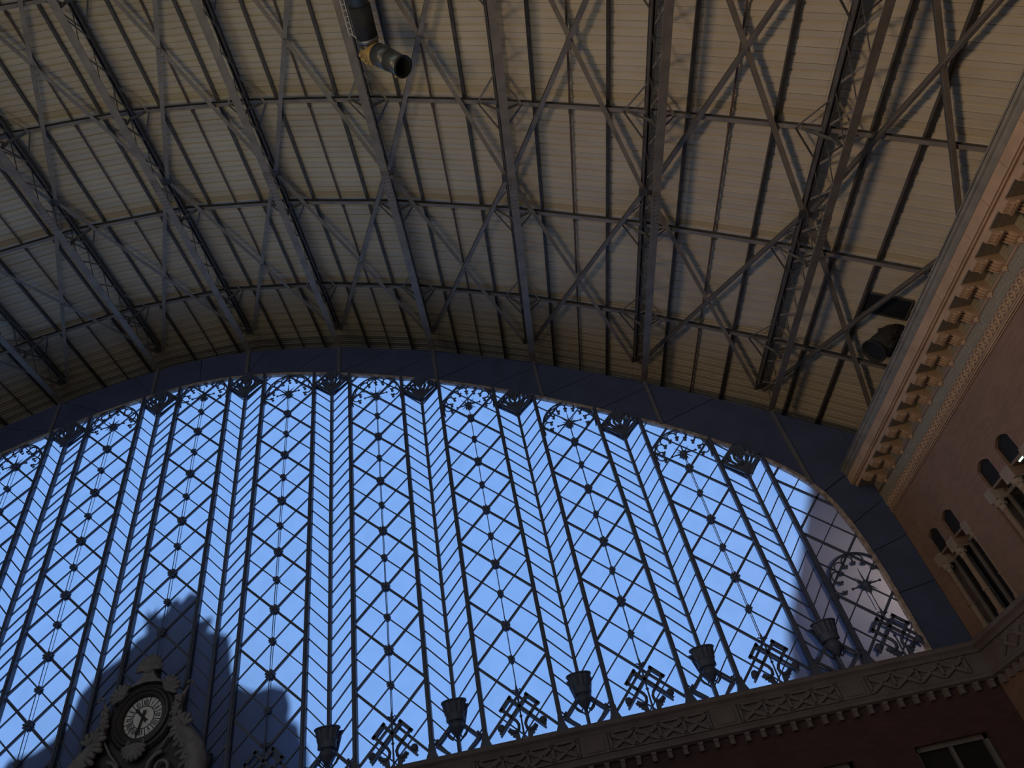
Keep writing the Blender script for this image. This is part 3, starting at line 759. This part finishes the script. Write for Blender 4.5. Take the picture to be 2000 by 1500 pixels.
for i in range(7):
    inst('fret_cross', cxr, wall_right, (X0-0.08, -1.35-0.66*i, -1.645)); inst('fret_divider', dvr, wall_right, (X0-0.08, -1.02-0.66*i, -1.645))
for i in range(12): inst('dentil', dnr, wall_right, (X0-0.07, -0.35-0.41*i, -2.10))
# cornice: corona, gutter, soffit and console brackets
t = MB(); t.prism([(22.28, 4.16), (22.24, 4.22), (22.25, 4.50), (22.31, 4.54), (22.95, 4.54), (22.95, 4.08), (22.36, 4.08), (22.34, 4.16)], YB, 0.02, 'Y')
corn = t.build('trim_40', 'stone', base=(22.5, -8, 3.8)); recalc(corn); tag(corn, kind='structure')
t = MB(); t.prism([(22.26, 4.52), (22.21, 4.58), (22.21, 4.66), (22.17, 4.68), (22.17, 4.76), (22.21, 4.79), (22.21, 4.84), (22.95, 4.84), (22.95, 4.52)], YB, 0.02, 'Y'); recalc(t.build('gutter', 'gutter', corn))
for i in range(3):
    t = MB(); t.tube([(22.19+0.03*i, YB, 4.815+0.035*i), (22.19+0.03*i, 0, 4.815+0.035*i)], 0.016, 6); t.build('cable', 'gutter', corn)
y = 0.0
while y > -13.5:
    L = 0.88
    t = MB(); t.prism([(22.225, 4.19), (22.225, 4.25), (22.235, 4.48), (22.29, 4.525), (22.36, 4.44), (22.36, 4.19)], y-L+0.006, y-0.006, 'Y'); o = t.build('coping_stone', 'stone', corn); recalc(o)
    y -= L
t = MB(); t.span((22.36, YB, 4.05), (22.95, 0.02, 4.085)); t.build('soffit', 'soffit', corn)
t = MB(); t.span((22.91, YB, 3.38), (22.95, 0.02, 4.05)); t.build('frieze', 'frieze', corn)
md = MB()
pm = [(22.33, 4.05), (22.93, 4.05), (22.93, 3.77), (22.87, 3.74), (22.80, 3.76), (22.74, 3.82), (22.70, 3.89), (22.62, 3.93), (22.55, 3.92), (22.52, 3.88), (22.47, 3.87), (22.43, 3.91), (22.35, 3.95)]
md.prism(pm, -0.15, 0.15, 'Y')
for dy in (-0.12, -0.04, 0.04, 0.12):
    md.tube([(22.92, dy, 3.75), (22.87, dy, 3.732), (22.79, dy, 3.755), (22.73, dy, 3.815), (22.69, dy, 3.88), (22.62, dy, 3.92)], 0.026, 5)
    md.tube([(22.50, dy, 3.865), (22.45, dy, 3.885), (22.40, dy, 3.925), (22.35, dy, 3.945)], 0.024, 5)
md.box((22.53, 0, 3.88), (0.05, 0.36, 0.06))
mdm = md.mesh('modillion', 'stone', (22.5, 0, 3.8))
dr = MB(); dr.ball((22.885, 0, 3.71), 0.075, 8, 5, (.7, 1.2, 1)); dr.tube([(22.89, 0, 3.72), (22.89, 0, 3.61)], [0.05, 0.02], 8); drm = dr.mesh('drop', 'stone', (22.5, 0, 3.8))
t = MB(); t.tube([(22.905, YB, 3.725), (22.905, 0, 3.725)], 0.04, 8); t.build('bead', 'stone', corn, smooth=True)
for k in range(-3, 16):
    yy = -2.28-0.763*k
    if yy > -0.2: continue
    inst('modillion', mdm, corn, (0, yy+8, 0)); inst('drop', drm, corn, (0, yy+8, 0))
# guilloche band: row of rings, and thin fillets
eg = MB(); pts = [(0, 0.085*math.cos(2*math.pi*i/12), 0.10*math.sin(2*math.pi*i/12)) for i in range(12)]
eg.tube(pts, 0.026, 5, closed=True); eg.ball((0, 0, 0), 0.045, 6, 4, (.5, 1, 1))
egm = eg.mesh('guilloche_ring', 'stone')
t = MB(); t.span((22.915, YB, 3.11), (22.95, 0.02, 3.38)); t.build('guilloche_ground', 'stone_dark', corn)  # darker stone colour deepens the shade behind the rings
y = -0.15
while y > -13:
    inst('guilloche_ring', egm, corn, (22.91-22.5, y+8, 3.245-3.8)); y -= 0.2
for z, r in ((3.385, 0.018), (3.105, 0.022), (3.045, 0.028), (2.985, 0.016)):
    t = MB(); t.tube([(22.93, YB, z), (22.93, 0, z)], r, 6); t.build('fillet', 'stone', corn)

# ================================================================== ROOF STEEL
GROUP_G = 'lattice girders of the roof'
def gname(k):
    j = 12-k
    return ORD[j]
nb = int(24/1.09)
lat1 = None
GIRD = {}
for k, x in enumerate(GX):
    if k == 12 or x < -15: continue
    z = zf(x); near = 12-k
    lab = 'riveted grey lattice girder, %s from the brick side wall' % ORD[near]
    g = thing('lattice_girder', (x, -12, z), lab, 'girder', GROUP_G); GIRD[k] = g
    e = -0.09
    t = MB(); t.span((x-0.12, -24, z), (x+0.12, e, z+0.025)); t.build('bottom_flange', 'girder', g)
    t = MB(); t.span((x-0.02, -24, z+0.025), (x+0.02, e, z+0.15)); t.build('bottom_web', 'girder', g)
    for s in (-1, 1):
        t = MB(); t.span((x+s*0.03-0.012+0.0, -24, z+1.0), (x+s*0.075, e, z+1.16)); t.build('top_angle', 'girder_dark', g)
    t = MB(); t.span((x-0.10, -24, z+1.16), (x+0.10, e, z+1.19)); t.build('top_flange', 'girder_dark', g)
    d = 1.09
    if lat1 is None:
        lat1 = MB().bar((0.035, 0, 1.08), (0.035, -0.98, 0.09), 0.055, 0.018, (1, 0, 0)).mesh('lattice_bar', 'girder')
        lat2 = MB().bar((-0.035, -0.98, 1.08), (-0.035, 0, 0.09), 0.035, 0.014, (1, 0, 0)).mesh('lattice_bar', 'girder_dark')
    for i in range(nb):
        yy = -0.45-d*i
        inst('lattice_bar', lat1, g, (0, yy+12, 0)); inst('lattice_bar', lat2, g, (0, yy+12, 0))
    # riveted splice plates
    for yy in (-7.7, -16.4):
        t = MB(); t.box((x, yy, z-0.01), (0.25, 1.1, 0.02)); sp = t.build('splice_plate', 'girder', g)
        t = MB()
        for i in range(8):
            for dx in (-0.09, -0.04, 0.04, 0.09): t.ball((x+dx, yy-0.48+0.137*i, z-0.022), 0.016, 5, 3)
        t.build('rivets', 'girder_dark', sp)['kind'] = 'stuff'
        t = MB()
        for s in (-1, 1):
            t.add([], [])
        t = MB(); t.box((x, yy, z+0.985), (0.42, 0.3, 0.02)); t.build('gusset', 'girder_dark', g)
    t = MB(); t.box((x, -0.3, z+0.985), (0.4, 0.3, 0.02)); t.build('gusset', 'girder_dark', g)

# arched ribs across the hall, at the level of the top chords
kneem = None
for j, y in enumerate(RIBY):
    rb = thing('roof_rib', (0, y, 15), 'dark iron purlin arching across the roof, %s from the glazed wall' % ORD[j+1], 'roof rib', 'transverse ribs of the roof')
    for k in range(2, 12):
        a, b = GX[k], GX[k+1]
        za, zb = zf(a)+1.16, zf(b)+1.16
        ee = b if k < 11 else 24.85
        zb = zf(a)+1.16+(zf(b)-zf(a))*(ee-a)/(b-a)
        t = MB(); t.bar((a, y, za+0.02), (ee, y, zb+0.02), 0.10, 0.035, (0, 1, 0)); t.build('web', 'rib', rb)
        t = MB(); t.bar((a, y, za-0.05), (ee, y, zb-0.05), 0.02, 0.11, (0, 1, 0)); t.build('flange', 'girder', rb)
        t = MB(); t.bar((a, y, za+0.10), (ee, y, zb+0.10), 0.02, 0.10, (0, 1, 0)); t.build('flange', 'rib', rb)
        def at(dx, h, yy, a=a, b=b):
            xx = a+dx if dx >= 0 else b+dx
            return (xx, yy, zf(a)+(zf(b)-zf(a))*(xx-a)/(b-a)+h)
        for s, xg in ((1, a), (-1, b)):
            if k == 11 and s < 0: continue
            # flat struts from the rib to the girder chord, fore and aft
            for dyy in (-0.85, 0.85):
                p0 = at(s*0.62, 1.07, y); p1 = (xg+s*0.06, y+dyy, zf(xg)+1.07)
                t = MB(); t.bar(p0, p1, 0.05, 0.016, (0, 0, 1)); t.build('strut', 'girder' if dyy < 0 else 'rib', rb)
            # bracket down to the bottom chord
            p0 = at(s*0.50, 1.06, y); p1 = at(s*0.42, 0.98, y); p2 = (xg+s*0.06, y, zf(xg)+0.62); p3 = (xg+s*0.03, y, zf(xg)+0.25)
            t = MB(); t.tube([p0, p1, p2, p3], [0.03, 0.045, 0.05, 0.035], 4); t.build('bracket', 'rib', rb)

# purlins under the boards
for k in range(2, 12):
    a, b = GX[k], GX[k+1]
    near = 12-k-1
    for i, fr in enumerate((0.25, 0.5, 0.75)):
        xx = a+(b-a)*fr; zz = zf(a)+(zf(b)-zf(a))*fr
        if k < 11: where = 'between girders %s and %s from the side wall' % (ORD[near], ORD[near+1])
        else: where = 'between the last girder and the side wall'
        if k == 11 and i == 2: continue
        if i == 1 and k < 11:
            t = MB(); t.tube([(xx, 1.3, zz+1.31), (xx, -24, zz+1.31)], 0.032, 6)
            for yy in RIBY: t.tube([(xx, yy+0.3, zz+1.31), (xx, yy+0.16, zz+1.31)], 0.05, 6)
            o = t.build('conduit', 'rust_rod', base=(xx, -12, zz+1.31)); tag(o, 'thin rusty conduit %s' % where, 'conduit', 'thin conduits under the roof boards')
        else:
            side = 'nearer the side wall' if i == 2 else 'on the far side from the brick'
            pt = thing('roof_purlin', (xx, -12, zz+1.3), ('dark purlin %s, %s' % (where, 'right one' if i == 2 or (k == 11 and i == 1) else 'left one')), 'purlin', 'longitudinal purlins under the roof boards')
            t = MB(); t.span((xx-0.045, -24, zz+1.26), (xx+0.045, 1.3, zz+1.28)); t.build('flange', 'purlin', pt)
            t = MB(); t.span((xx-0.012, -24, zz+1.28), (xx+0.012, 1.3, zz+1.40)); t.build('web', 'purlin', pt)

# diagonal braces
mods = [(0.0, -7.7, 'next to the glass'), (-7.7, -16.5, 'overhead'), (-16.5, -24.0, 'far from the glass')]
for k in range(2, 12):
    a, b = GX[k], GX[k+1]; near = 12-k
    for (ya, yb, wd) in mods:
        f = lambda x: zf(a)+(zf(b)-zf(a))*(x-a)/(b-a)
        xm = (a+b)/2 if k < 11 else (a+24.25)/2
        br = thing('cross_brace', (xm, (ya+yb)/2, f(xm)+0.93), 'grey crossed bracing %s, %s girder bay from the side wall' % (wd, ORD[near]), 'cross brace', 'crossed braces of the roof')
        for s in (1, -1):
            bo = b-0.1 if k < 11 else 24.15
            x0, x1 = (a+0.1, bo) if s > 0 else (bo, a+0.1)
            dz = 0.0 if s > 0 else 0.045
            p0, p1 = (x0, ya-0.12, f(x0)+0.93+dz), (x1, yb+0.12, f(x1)+0.93+dz)
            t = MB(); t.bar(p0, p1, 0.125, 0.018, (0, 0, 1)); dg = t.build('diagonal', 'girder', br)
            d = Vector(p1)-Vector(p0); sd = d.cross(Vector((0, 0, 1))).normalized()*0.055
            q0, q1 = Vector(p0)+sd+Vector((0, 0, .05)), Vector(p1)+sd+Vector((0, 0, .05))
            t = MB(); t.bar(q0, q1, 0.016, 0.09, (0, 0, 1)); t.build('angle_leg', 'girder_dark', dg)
        t = MB(); t.ball((xm, (ya+yb)/2, f(xm)+0.90), 0.03, 6, 4); t.build('bolt', 'girder_dark', br)

# ================================================================== DUCT, FAN, HATCH
def ringpath(c, ax_dir, r, n=24):
    d = Vector(ax_dir).normalized(); u = d.orthogonal().normalized(); v = d.cross(u)
    return [tuple(Vector(c)+u*r*math.cos(2*math.pi*i/n)+v*r*math.sin(2*math.pi*i/n)) for i in range(n)]
def hollow(mb, p0, p1, r0, r1, th=0.02, n=28):
    d = Vector(p1)-Vector(p0)
    A, B, Cc, D = ringpath(p0, d, r0, n), ringpath(p1, d, r1, n), ringpath(p1, d, r1-th, n), ringpath(p0, d, r0-th, n)
    vs = A+B+Cc+D; fs = []
    for g in range(4):
        h = (g+1) % 4
        for i in range(n):
            j = (i+1) % n; fs.append((g*n+i, g*n+j, h*n+j, h*n+i))
    mb.add(vs, fs); return mb
dz = 13.62
du = thing('air_duct', (9.97, -14, dz), 'broken grey sheet metal air duct with open end hanging under the roof', 'duct')
t = MB(); hollow(t, (9.97, -19, dz), (9.97, -13.2, dz), 0.27, 0.27); recalc(t.build('duct_pipe', 'duct', du, smooth=True))
t = MB(); hollow(t, (9.97, -13.25, dz), (9.97, -12.45, dz), 0.29, 0.29); recalc(t.build('sleeve', 'fabric', du, smooth=True))
t = MB(); hollow(t, (9.97, -12.45, dz), (9.975, -12.36, dz), 0.30, 0.30); recalc(t.build('clamp_ring', 'ring', du, smooth=True))
E0, E1 = Vector((9.98, -12.08, dz-0.02)), Vector((10.80, -11.95, 12.5))
ED = (E1-E0).normalized()
def ep(q): return tuple(E0+ED*q)
t = MB(); hollow(t, (9.975, -12.36, dz), (9.985, -12.0, dz-0.03), 0.265, 0.26); recalc(t.build('collar', 'duct', du, smooth=True))
t = MB(); hollow(t, ep(-0.10), ep(0.42), 0.285, 0.29); recalc(t.build('torn_wrap', 'foam', du, smooth=True))
t = MB(); hollow(t, ep(0.30), ep(0.80), 0.30, 0.295); recalc(t.build('elbow_pipe', 'duct', du, smooth=True))
t = MB(); hollow(t, ep(0.78), ep(1.33), 0.285, 0.275, 0.025); recalc(t.build('end_pipe', 'duct', du, smooth=True))
t = MB(); hollow(t, ep(1.31), ep(1.37), 0.295, 0.295, 0.03); recalc(t.build('end_flange', 'black', du, smooth=True))
t = MB(); hollow(t, ep(0.8), ep(1.33), 0.25, 0.25, 0.01); recalc(t.build('lining', 'black', du, smooth=True))
t = MB(); t.add(ringpath(ep(1.0), ED, 0.25, 20), [tuple(range(20))]); t.build('shade_disc', 'black', du)  # black disc paints the shade inside the open pipe
t = MB()
for (u, sdx, sdy, r) in ((-0.12, -0.22, 0.10, 0.07), (0.0, -0.26, 0.16, 0.08), (0.1, -0.24, 0.22, 0.085), (0.2, -0.18, 0.26, 0.075), (0.32, -0.1, 0.28, 0.06), (0.05, -0.34, 0.05, 0.055), (0.15, -0.32, 0.14, 0.06), (-0.05, 0.2, -0.18, 0.06)):
    q = E0+ED*u+Vector((sdx, sdy, 0)); t.ball(tuple(q), r, 8, 5, (1, 1, 0.8))
t.build('torn_insulation', 'foam', du, smooth=True)
q = E0+ED*1.15+Vector((-0.12, 0.27, -0.05))
t = MB(); t.ball(tuple(q), 0.06, 7, 4, (1, 0.7, 1)); t.build('loose_insulation', 'foam', du)
for yy in (-15.5, -13.6):
    t = MB(); t.tube([(9.97, yy, dz+0.28), (9.97, yy, dz+1.5)], 0.012, 5); t.build('hanger', 'girder_dark', du)
tr = thing('cable_tray', (9.56, -14, dz), 'narrow pale cable tray running beside the broken duct', 'cable tray')
for s in (-1, 1):
    t = MB(); t.span((9.56+s*0.05-0.012, -19, dz-0.02), (9.56+s*0.05+0.012, -12.55, dz+0.03)); t.build('rail', 'tray', tr)
rg = MB().box((0, 0, 0), (0.1, 0.02, 0.012)).mesh('rung', 'tray')
for i in range(42): inst('rung', rg, tr, (0, 1.42-0.15*i, 0))
t = MB(); t.bar((9.56, -12.6, dz), (9.72, -12.42, dz), 0.03, 0.03, (0, 0, 1)); t.build('end_bracket', 'tray', tr)

# fan-like black duct mouth by the side wall
fx, fy, fz_ = 23.05, -3.75, 6.42
fo = thing('duct_mouth', (fx, fy, fz_), 'black open duct mouth with torn wrapping, under roof beside the side wall cornice', 'duct')
dirv = Vector((-0.75, 0.05, -0.40)).normalized()
p1 = Vector((fx, fy, fz_)); p0 = p1-dirv*1.2
t = MB(); hollow(t, p0, p1, 0.36, 0.36, 0.03); recalc(t.build('casing', 'fabric', fo, smooth=True))
t = MB(); hollow(t, p1-dirv*0.05, p1+dirv*0.03, 0.39, 0.39, 0.05); recalc(t.build('lip', 'fabric', fo, smooth=True))
t = MB(); t.add(ringpath(p1-dirv*0.06, dirv, 0.34, 20), [tuple(range(20))]); t.build('shade_disc', 'black', fo)  # black disc near the lip, painted shade for the inside of the mouth
random.seed(11)
t = MB()
for i in range(16):
    q = p1-dirv*(0.3+0.6*random.random()); a = random.random()*2*math.pi
    u = dirv.orthogonal().normalized(); v = dirv.cross(u); q = q+(u*math.cos(a)+v*math.sin(a))*0.36
    t.ball(tuple(q), 0.07+0.06*random.random(), 6, 4, (1, 1, 0.7))
t.build('torn_wrap', 'fabric', fo)
t = MB(); t.bar(p0+Vector((0, 0, .3)), p0+Vector((0.3, 0, 1.0)), 0.05, 0.05, (0, 1, 0)); t.build('hanger', 'girder_dark', fo)
hx0, hx1, hy0, hy1 = 23.05, 24.05, -5.18, -4.42
def zdk(x): return zf(GX[11])+(zf(GX[12])-zf(GX[11]))*(x-GX[11])/3.87
ht = thing('roof_hatch', ((hx0+hx1)/2, (hy0+hy1)/2, zdk(23.5)+1.36), 'dark square hatch in the roof boards beside the side wall', 'hatch')
t = MB(); t.add([(hx0, hy0, zdk(hx0)+1.38), (hx1, hy0, zdk(hx1)+1.38), (hx1, hy1, zdk(hx1)+1.38), (hx0, hy1, zdk(hx0)+1.38), (hx0, hy0, zdk(hx0)+1.40), (hx1, hy0, zdk(hx1)+1.40), (hx1, hy1, zdk(hx1)+1.40), (hx0, hy1, zdk(hx0)+1.40)], [(0, 3, 2, 1), (4, 5, 6, 7), (0, 1, 5, 4), (1, 2, 6, 5), (2, 3, 7, 6), (3, 0, 4, 7)]); t.build('opening', 'black', ht)
for (a, b) in (((hx0, hy0), (hx1, hy0)), ((hx0, hy1), (hx1, hy1)), ((hx0, hy0), (hx0, hy1)), ((hx1, hy0), (hx1, hy1))):
    t = MB(); t.bar((a[0], a[1], zdk(a[0])+1.385), (b[0], b[1], zdk(b[0])+1.385), 0.05, 0.04, (0, 0, 1)); t.build('frame', 'girder_dark', ht)

# ================================================================== CLOCK
KX, KY, KZ = 0.07, -0.30, 1.43
ck = thing('clock', (KX, KY, -1.1), 'ornate dark clock with white roman dial and carved shells in front of the glass', 'clock')
def P(u, v, y=0.0): return (KX+u, KY+y, KZ+v)
def disc(mb, r, y0, y1, n=48):
    mb.lathe([(r, y0), (r, y1)], (KX, KY, KZ), n, 'Y'); return mb
# case: moulded dark ring
t = MB(); t.lathe([(0.56, 0.02), (0.565, -0.10), (0.60, -0.13), (0.66, -0.12), (0.70, -0.17), (0.76, -0.16), (0.80, -0.09), (0.86, -0.08), (0.93, 0.0), (0.93, 0.10), (0.56, 0.10)], (KX, KY, KZ), 48, 'Y', cap=False); recalc(t.build('case_ring', 'case', ck, smooth=False))
t = MB(); disc(t, 0.565, 0.0, 0.08); dial = t.build('dial', 'dial', ck); recalc(dial)
def flat(mb, pts, y=-0.004, th=0.006):
    mb.prism([(KX+a, KZ+b) for a, b in pts], KY+y-th, KY+y); return mb
def rot(p, a): return (p[0]*math.cos(a)+p[1]*math.sin(a), -p[0]*math.sin(a)+p[1]*math.cos(a))
for r, wd in ((0.30, 0.022), (0.553, 0.02)):
    t = MB(); t.lathe([(r-wd/2, -0.001), (r-wd/2, -0.009), (r+wd/2, -0.009), (r+wd/2, -0.001)], (KX, KY, KZ), 48, 'Y', cap=False); recalc(t.build('dial_ring', 'ink', dial))
for h in range(12):
    a = math.radians(30*h+15)
    t = MB(); flat(t, [rot(p, a) for p in ((-0.011, 0.30), (0.011, 0.30), (0.011, 0.555), (-0.011, 0.555))]); recalc(t.build('hour_line', 'ink', dial))
NUM = ['XII', 'I', 'II', 'III', 'IIII', 'V', 'VI', 'VII', 'VIII', 'IX', 'X', 'XI']
CW = {'I': 0.034, 'V': 0.075, 'X': 0.075}
def stroke(mb, a, b, wd, ang):
    d = (b[0]-a[0], b[1]-a[1]); L = math.hypot(*d); n = (-d[1]/L*wd/2, d[0]/L*wd/2)
    flat(mb, [rot(p, ang) for p in ((a[0]+n[0], a[1]+n[1]), (b[0]+n[0], b[1]+n[1]), (b[0]-n[0], b[1]-n[1]), (a[0]-n[0], a[1]-n[1]))])
for h, s in enumerate(NUM):
    a = math.radians(30*h); tot = sum(CW[c] for c in s); x = -tot/2; t = MB(); z0, z1 = 0.335, 0.465
    for c in s:
        wv = CW[c]
        if c == 'I': stroke(t, (x+wv/2, z0), (x+wv/2, z1), 0.017, a)
        elif c == 'V': stroke(t, (x+0.008, z1), (x+wv/2, z0), 0.021, a); stroke(t, (x+wv-0.008, z1), (x+wv/2, z0), 0.012, a)
        else: stroke(t, (x+0.008, z1), (x+wv-0.008, z0), 0.021, a); stroke(t, (x+wv-0.008, z1), (x+0.008, z0), 0.012, a)
        x += wv
    stroke(t, (-tot/2, z0), (tot/2, z0), 0.006, a); stroke(t, (-tot/2, z1), (tot/2, z1), 0.006, a)
    recalc(t.build('numeral', 'ink', dial))
t = MB()
for i in range(60):
    a = math.radians(6*i)
    if i % 5 == 0: flat(t, [rot(p, a) for p in ((0, 0.49), (0.013, 0.512), (0, 0.535), (-0.013, 0.512))])
    elif i % 5 in (1, 2, 3, 4): flat(t, [rot(p, a) for p in ((-0.004, 0.505), (0.004, 0.505), (0.004, 0.52), (-0.004, 0.52))])
o = t.build('minute_marks', 'ink', dial); recalc(o); tag(o, kind='stuff')
t = MB(); a = math.radians(316); flat(t, [rot(p, a) for p in ((-0.05, -0.19), (0, -0.13), (0.05, -0.19), (0.036, -0.05), (0.032, 0.22), (0.052, 0.26), (0, 0.38), (-0.052, 0.26), (-0.032, 0.22), (-0.036, -0.05))], -0.03, 0.012); recalc(t.build('hour_hand', 'ink', ck))
t = MB(); a = math.radians(192); flat(t, [rot(p, a) for p in ((-0.05, -0.20), (-0.015, -0.15), (0, -0.21), (0.015, -0.15), (0.05, -0.20), (0.028, -0.05), (0.03, 0.36), (0.045, 0.40), (0, 0.53), (-0.045, 0.40), (-0.03, 0.36), (-0.028, -0.05))], -0.045, 0.012); recalc(t.build('minute_hand', 'ink', ck))
# carved ornament helpers
def palmette(name, base, ang, length, spread, n, wid, par=ck, y=-0.14, mid=1.0):
    """fan of rounded lobes around a base point"""
    for i in range(n):
        f = (i/(n-1)-0.5)*2
        a = math.radians(ang+spread*f); L = length*(1-0.22*f*f)*mid
        t = MB(); pts = []; rr = []
        for j in range(7):
            s = j/6; bend = math.radians(10*f)*s
            pts.append(P(base[0]+L*s*math.cos(a+bend), base[1]+L*s*math.sin(a+bend), y-0.05*math.sin(math.pi*s)))
            rr.append(wid*(0.35+0.75*s**0.8)*(1 if s < 0.95 else 0.55))
        t.tube(pts, rr, 7); t.build(name, 'plaster', par, smooth=True)
def spiral(name, c, r, a0, turns, wd, sgn=1, par=ck, y=-0.14):
    t = MB(); pts = []; rr = []
    for j in range(18):
        s = j/17; a = math.radians(a0)+sgn*turns*2*math.pi*s; R = r*(1-0.78*s)
        pts.append(P(c[0]+R*math.cos(a), c[1]+R*math.sin(a), y-0.03*s)); rr.append(wd*(1-0.35*s))
    t.tube(pts, rr, 7); t.build(name, 'plaster', par, smooth=True)
# back board
t = MB(); t.prism([(KX-1.9, KZ-3.0), (KX-1.75, KZ-1.4), (KX-1.15, KZ-0.5), (KX-0.95, KZ+0.4), (KX-0.45, KZ+0.85), (KX-0.2, KZ+1.1), (KX-0.2, KZ+1.35), (KX+0.2, KZ+1.35), (KX+0.2, KZ+1.1), (KX+0.45, KZ+0.85), (KX+0.95, KZ+0.4), (KX+1.15, KZ-0.5), (KX+1.75, KZ-1.4), (KX+1.9, KZ-3.0)], KY+0.06, KY+0.2); recalc(t.build('back_board', 'case', ck))
# neck and shell
t = MB(); t.prism([(KX-0.62, KZ+0.80), (KX-0.28, KZ+0.98), (KX-0.16, KZ+1.15), (KX-0.15, KZ+1.22), (KX+0.15, KZ+1.22), (KX+0.16, KZ+1.15), (KX+0.28, KZ+0.98), (KX+0.62, KZ+0.80), (KX+0.3, KZ+0.90), (KX, KZ+0.935), (KX-0.3, KZ+0.90)], KY-0.16, KY+0.06); recalc(t.build('neck', 'plaster', ck))
palmette('shell_rib', (0, 1.26), 90, 0.46, 78, 11, 0.068)
t = MB(); t.ball(P(0, 1.36, -0.12), 0.22, 12, 6, (1.15, 0.55, 0.95)); t.build('shell_body', 'plaster', ck, smooth=True)
spiral('scroll', (-0.27, 1.32), 0.12, 60, 1.1, 0.04, 1); spiral('scroll', (0.27, 1.32), 0.12, 120, 1.1, 0.04, -1)
for s in (-1, 1):
    palmette('leaf_lobe', (s*0.58, 0.58), 90-s*48, 0.46, 52, 7, 0.068)
    # side acanthus: curved stack of leaves on a scrolling console
    spine = [(1.22, 0.62), (1.10, 0.42), (1.03, 0.2), (1.03, -0.1), (1.12, -0.42), (1.36, -0.75), (1.62, -1.1), (1.74, -1.5), (1.70, -1.95), (1.55, -2.4)]
    t = MB(); t.tube([P(s*a, b, -0.05) for a, b in spine], [0.03, 0.06, 0.08, 0.10, 0.15, 0.22, 0.26, 0.27, 0.26, 0.24], 10); t.build('console', 'plaster', ck, smooth=True)
    spiral('scroll', (s*1.30, 0.66), 0.10, 180 if s > 0 else 0, 0.8, 0.035, -s, y=-0.08)
    for (a, b, an, L, wv) in ((1.12, 0.35, 225, 0.26, 0.05), (1.12, 0.10, 205, 0.26, 0.055), (1.10, -0.08, 190, 0.26, 0.055), (1.14, -0.30, 215, 0.28, 0.06), (1.18, -0.42, 100, 0.34, 0.06), (1.24, -0.50, 165, 0.40, 0.065), (1.30, -0.62, 195, 0.42, 0.065), (1.38, -0.78, 220, 0.40, 0.06), (1.55, -1.1, 200, 0.42, 0.06), (1.62, -1.35, 215, 0.40, 0.06), (1.30, -0.55, 70, 0.36, 0.06)):
        an2 = an if s > 0 else 180-an
        palmette('acanthus_lobe', (s*a, b), an2, L, 26, 3, wv*1.2, y=-0.16)
    # lower scrolls
    spiral('scroll', (s*0.75, -1.45), 0.42, 90, 1.3, 0.055, s, y=-0.1)
    t = MB(); t.tube([P(s*1.0, -0.1, -0.06), P(s*0.98, -0.45, -0.06), P(s*0.72, -0.85, -0.06), P(s*0.45, -1.15, -0.06), P(s*0.35, -1.5, -0.06)], 0.03, 6); t.build('moulding', 'plaster', ck, smooth=True)
palmette('shell_rib', (-0.03, -0.70), 270, 0.46, 58, 9, 0.068)
spiral('scroll', (-0.2, -0.68), 0.07, 300, 0.9, 0.03, -1); spiral('scroll', (0.17, -0.68), 0.07, 240, 0.9, 0.03, 1)
t = MB(); t.ball(P(-0.02, -0.78, -0.14), 0.14, 10, 6, (1.1, 0.5, 0.7)); t.build('shell_body', 'plaster', ck, smooth=True)
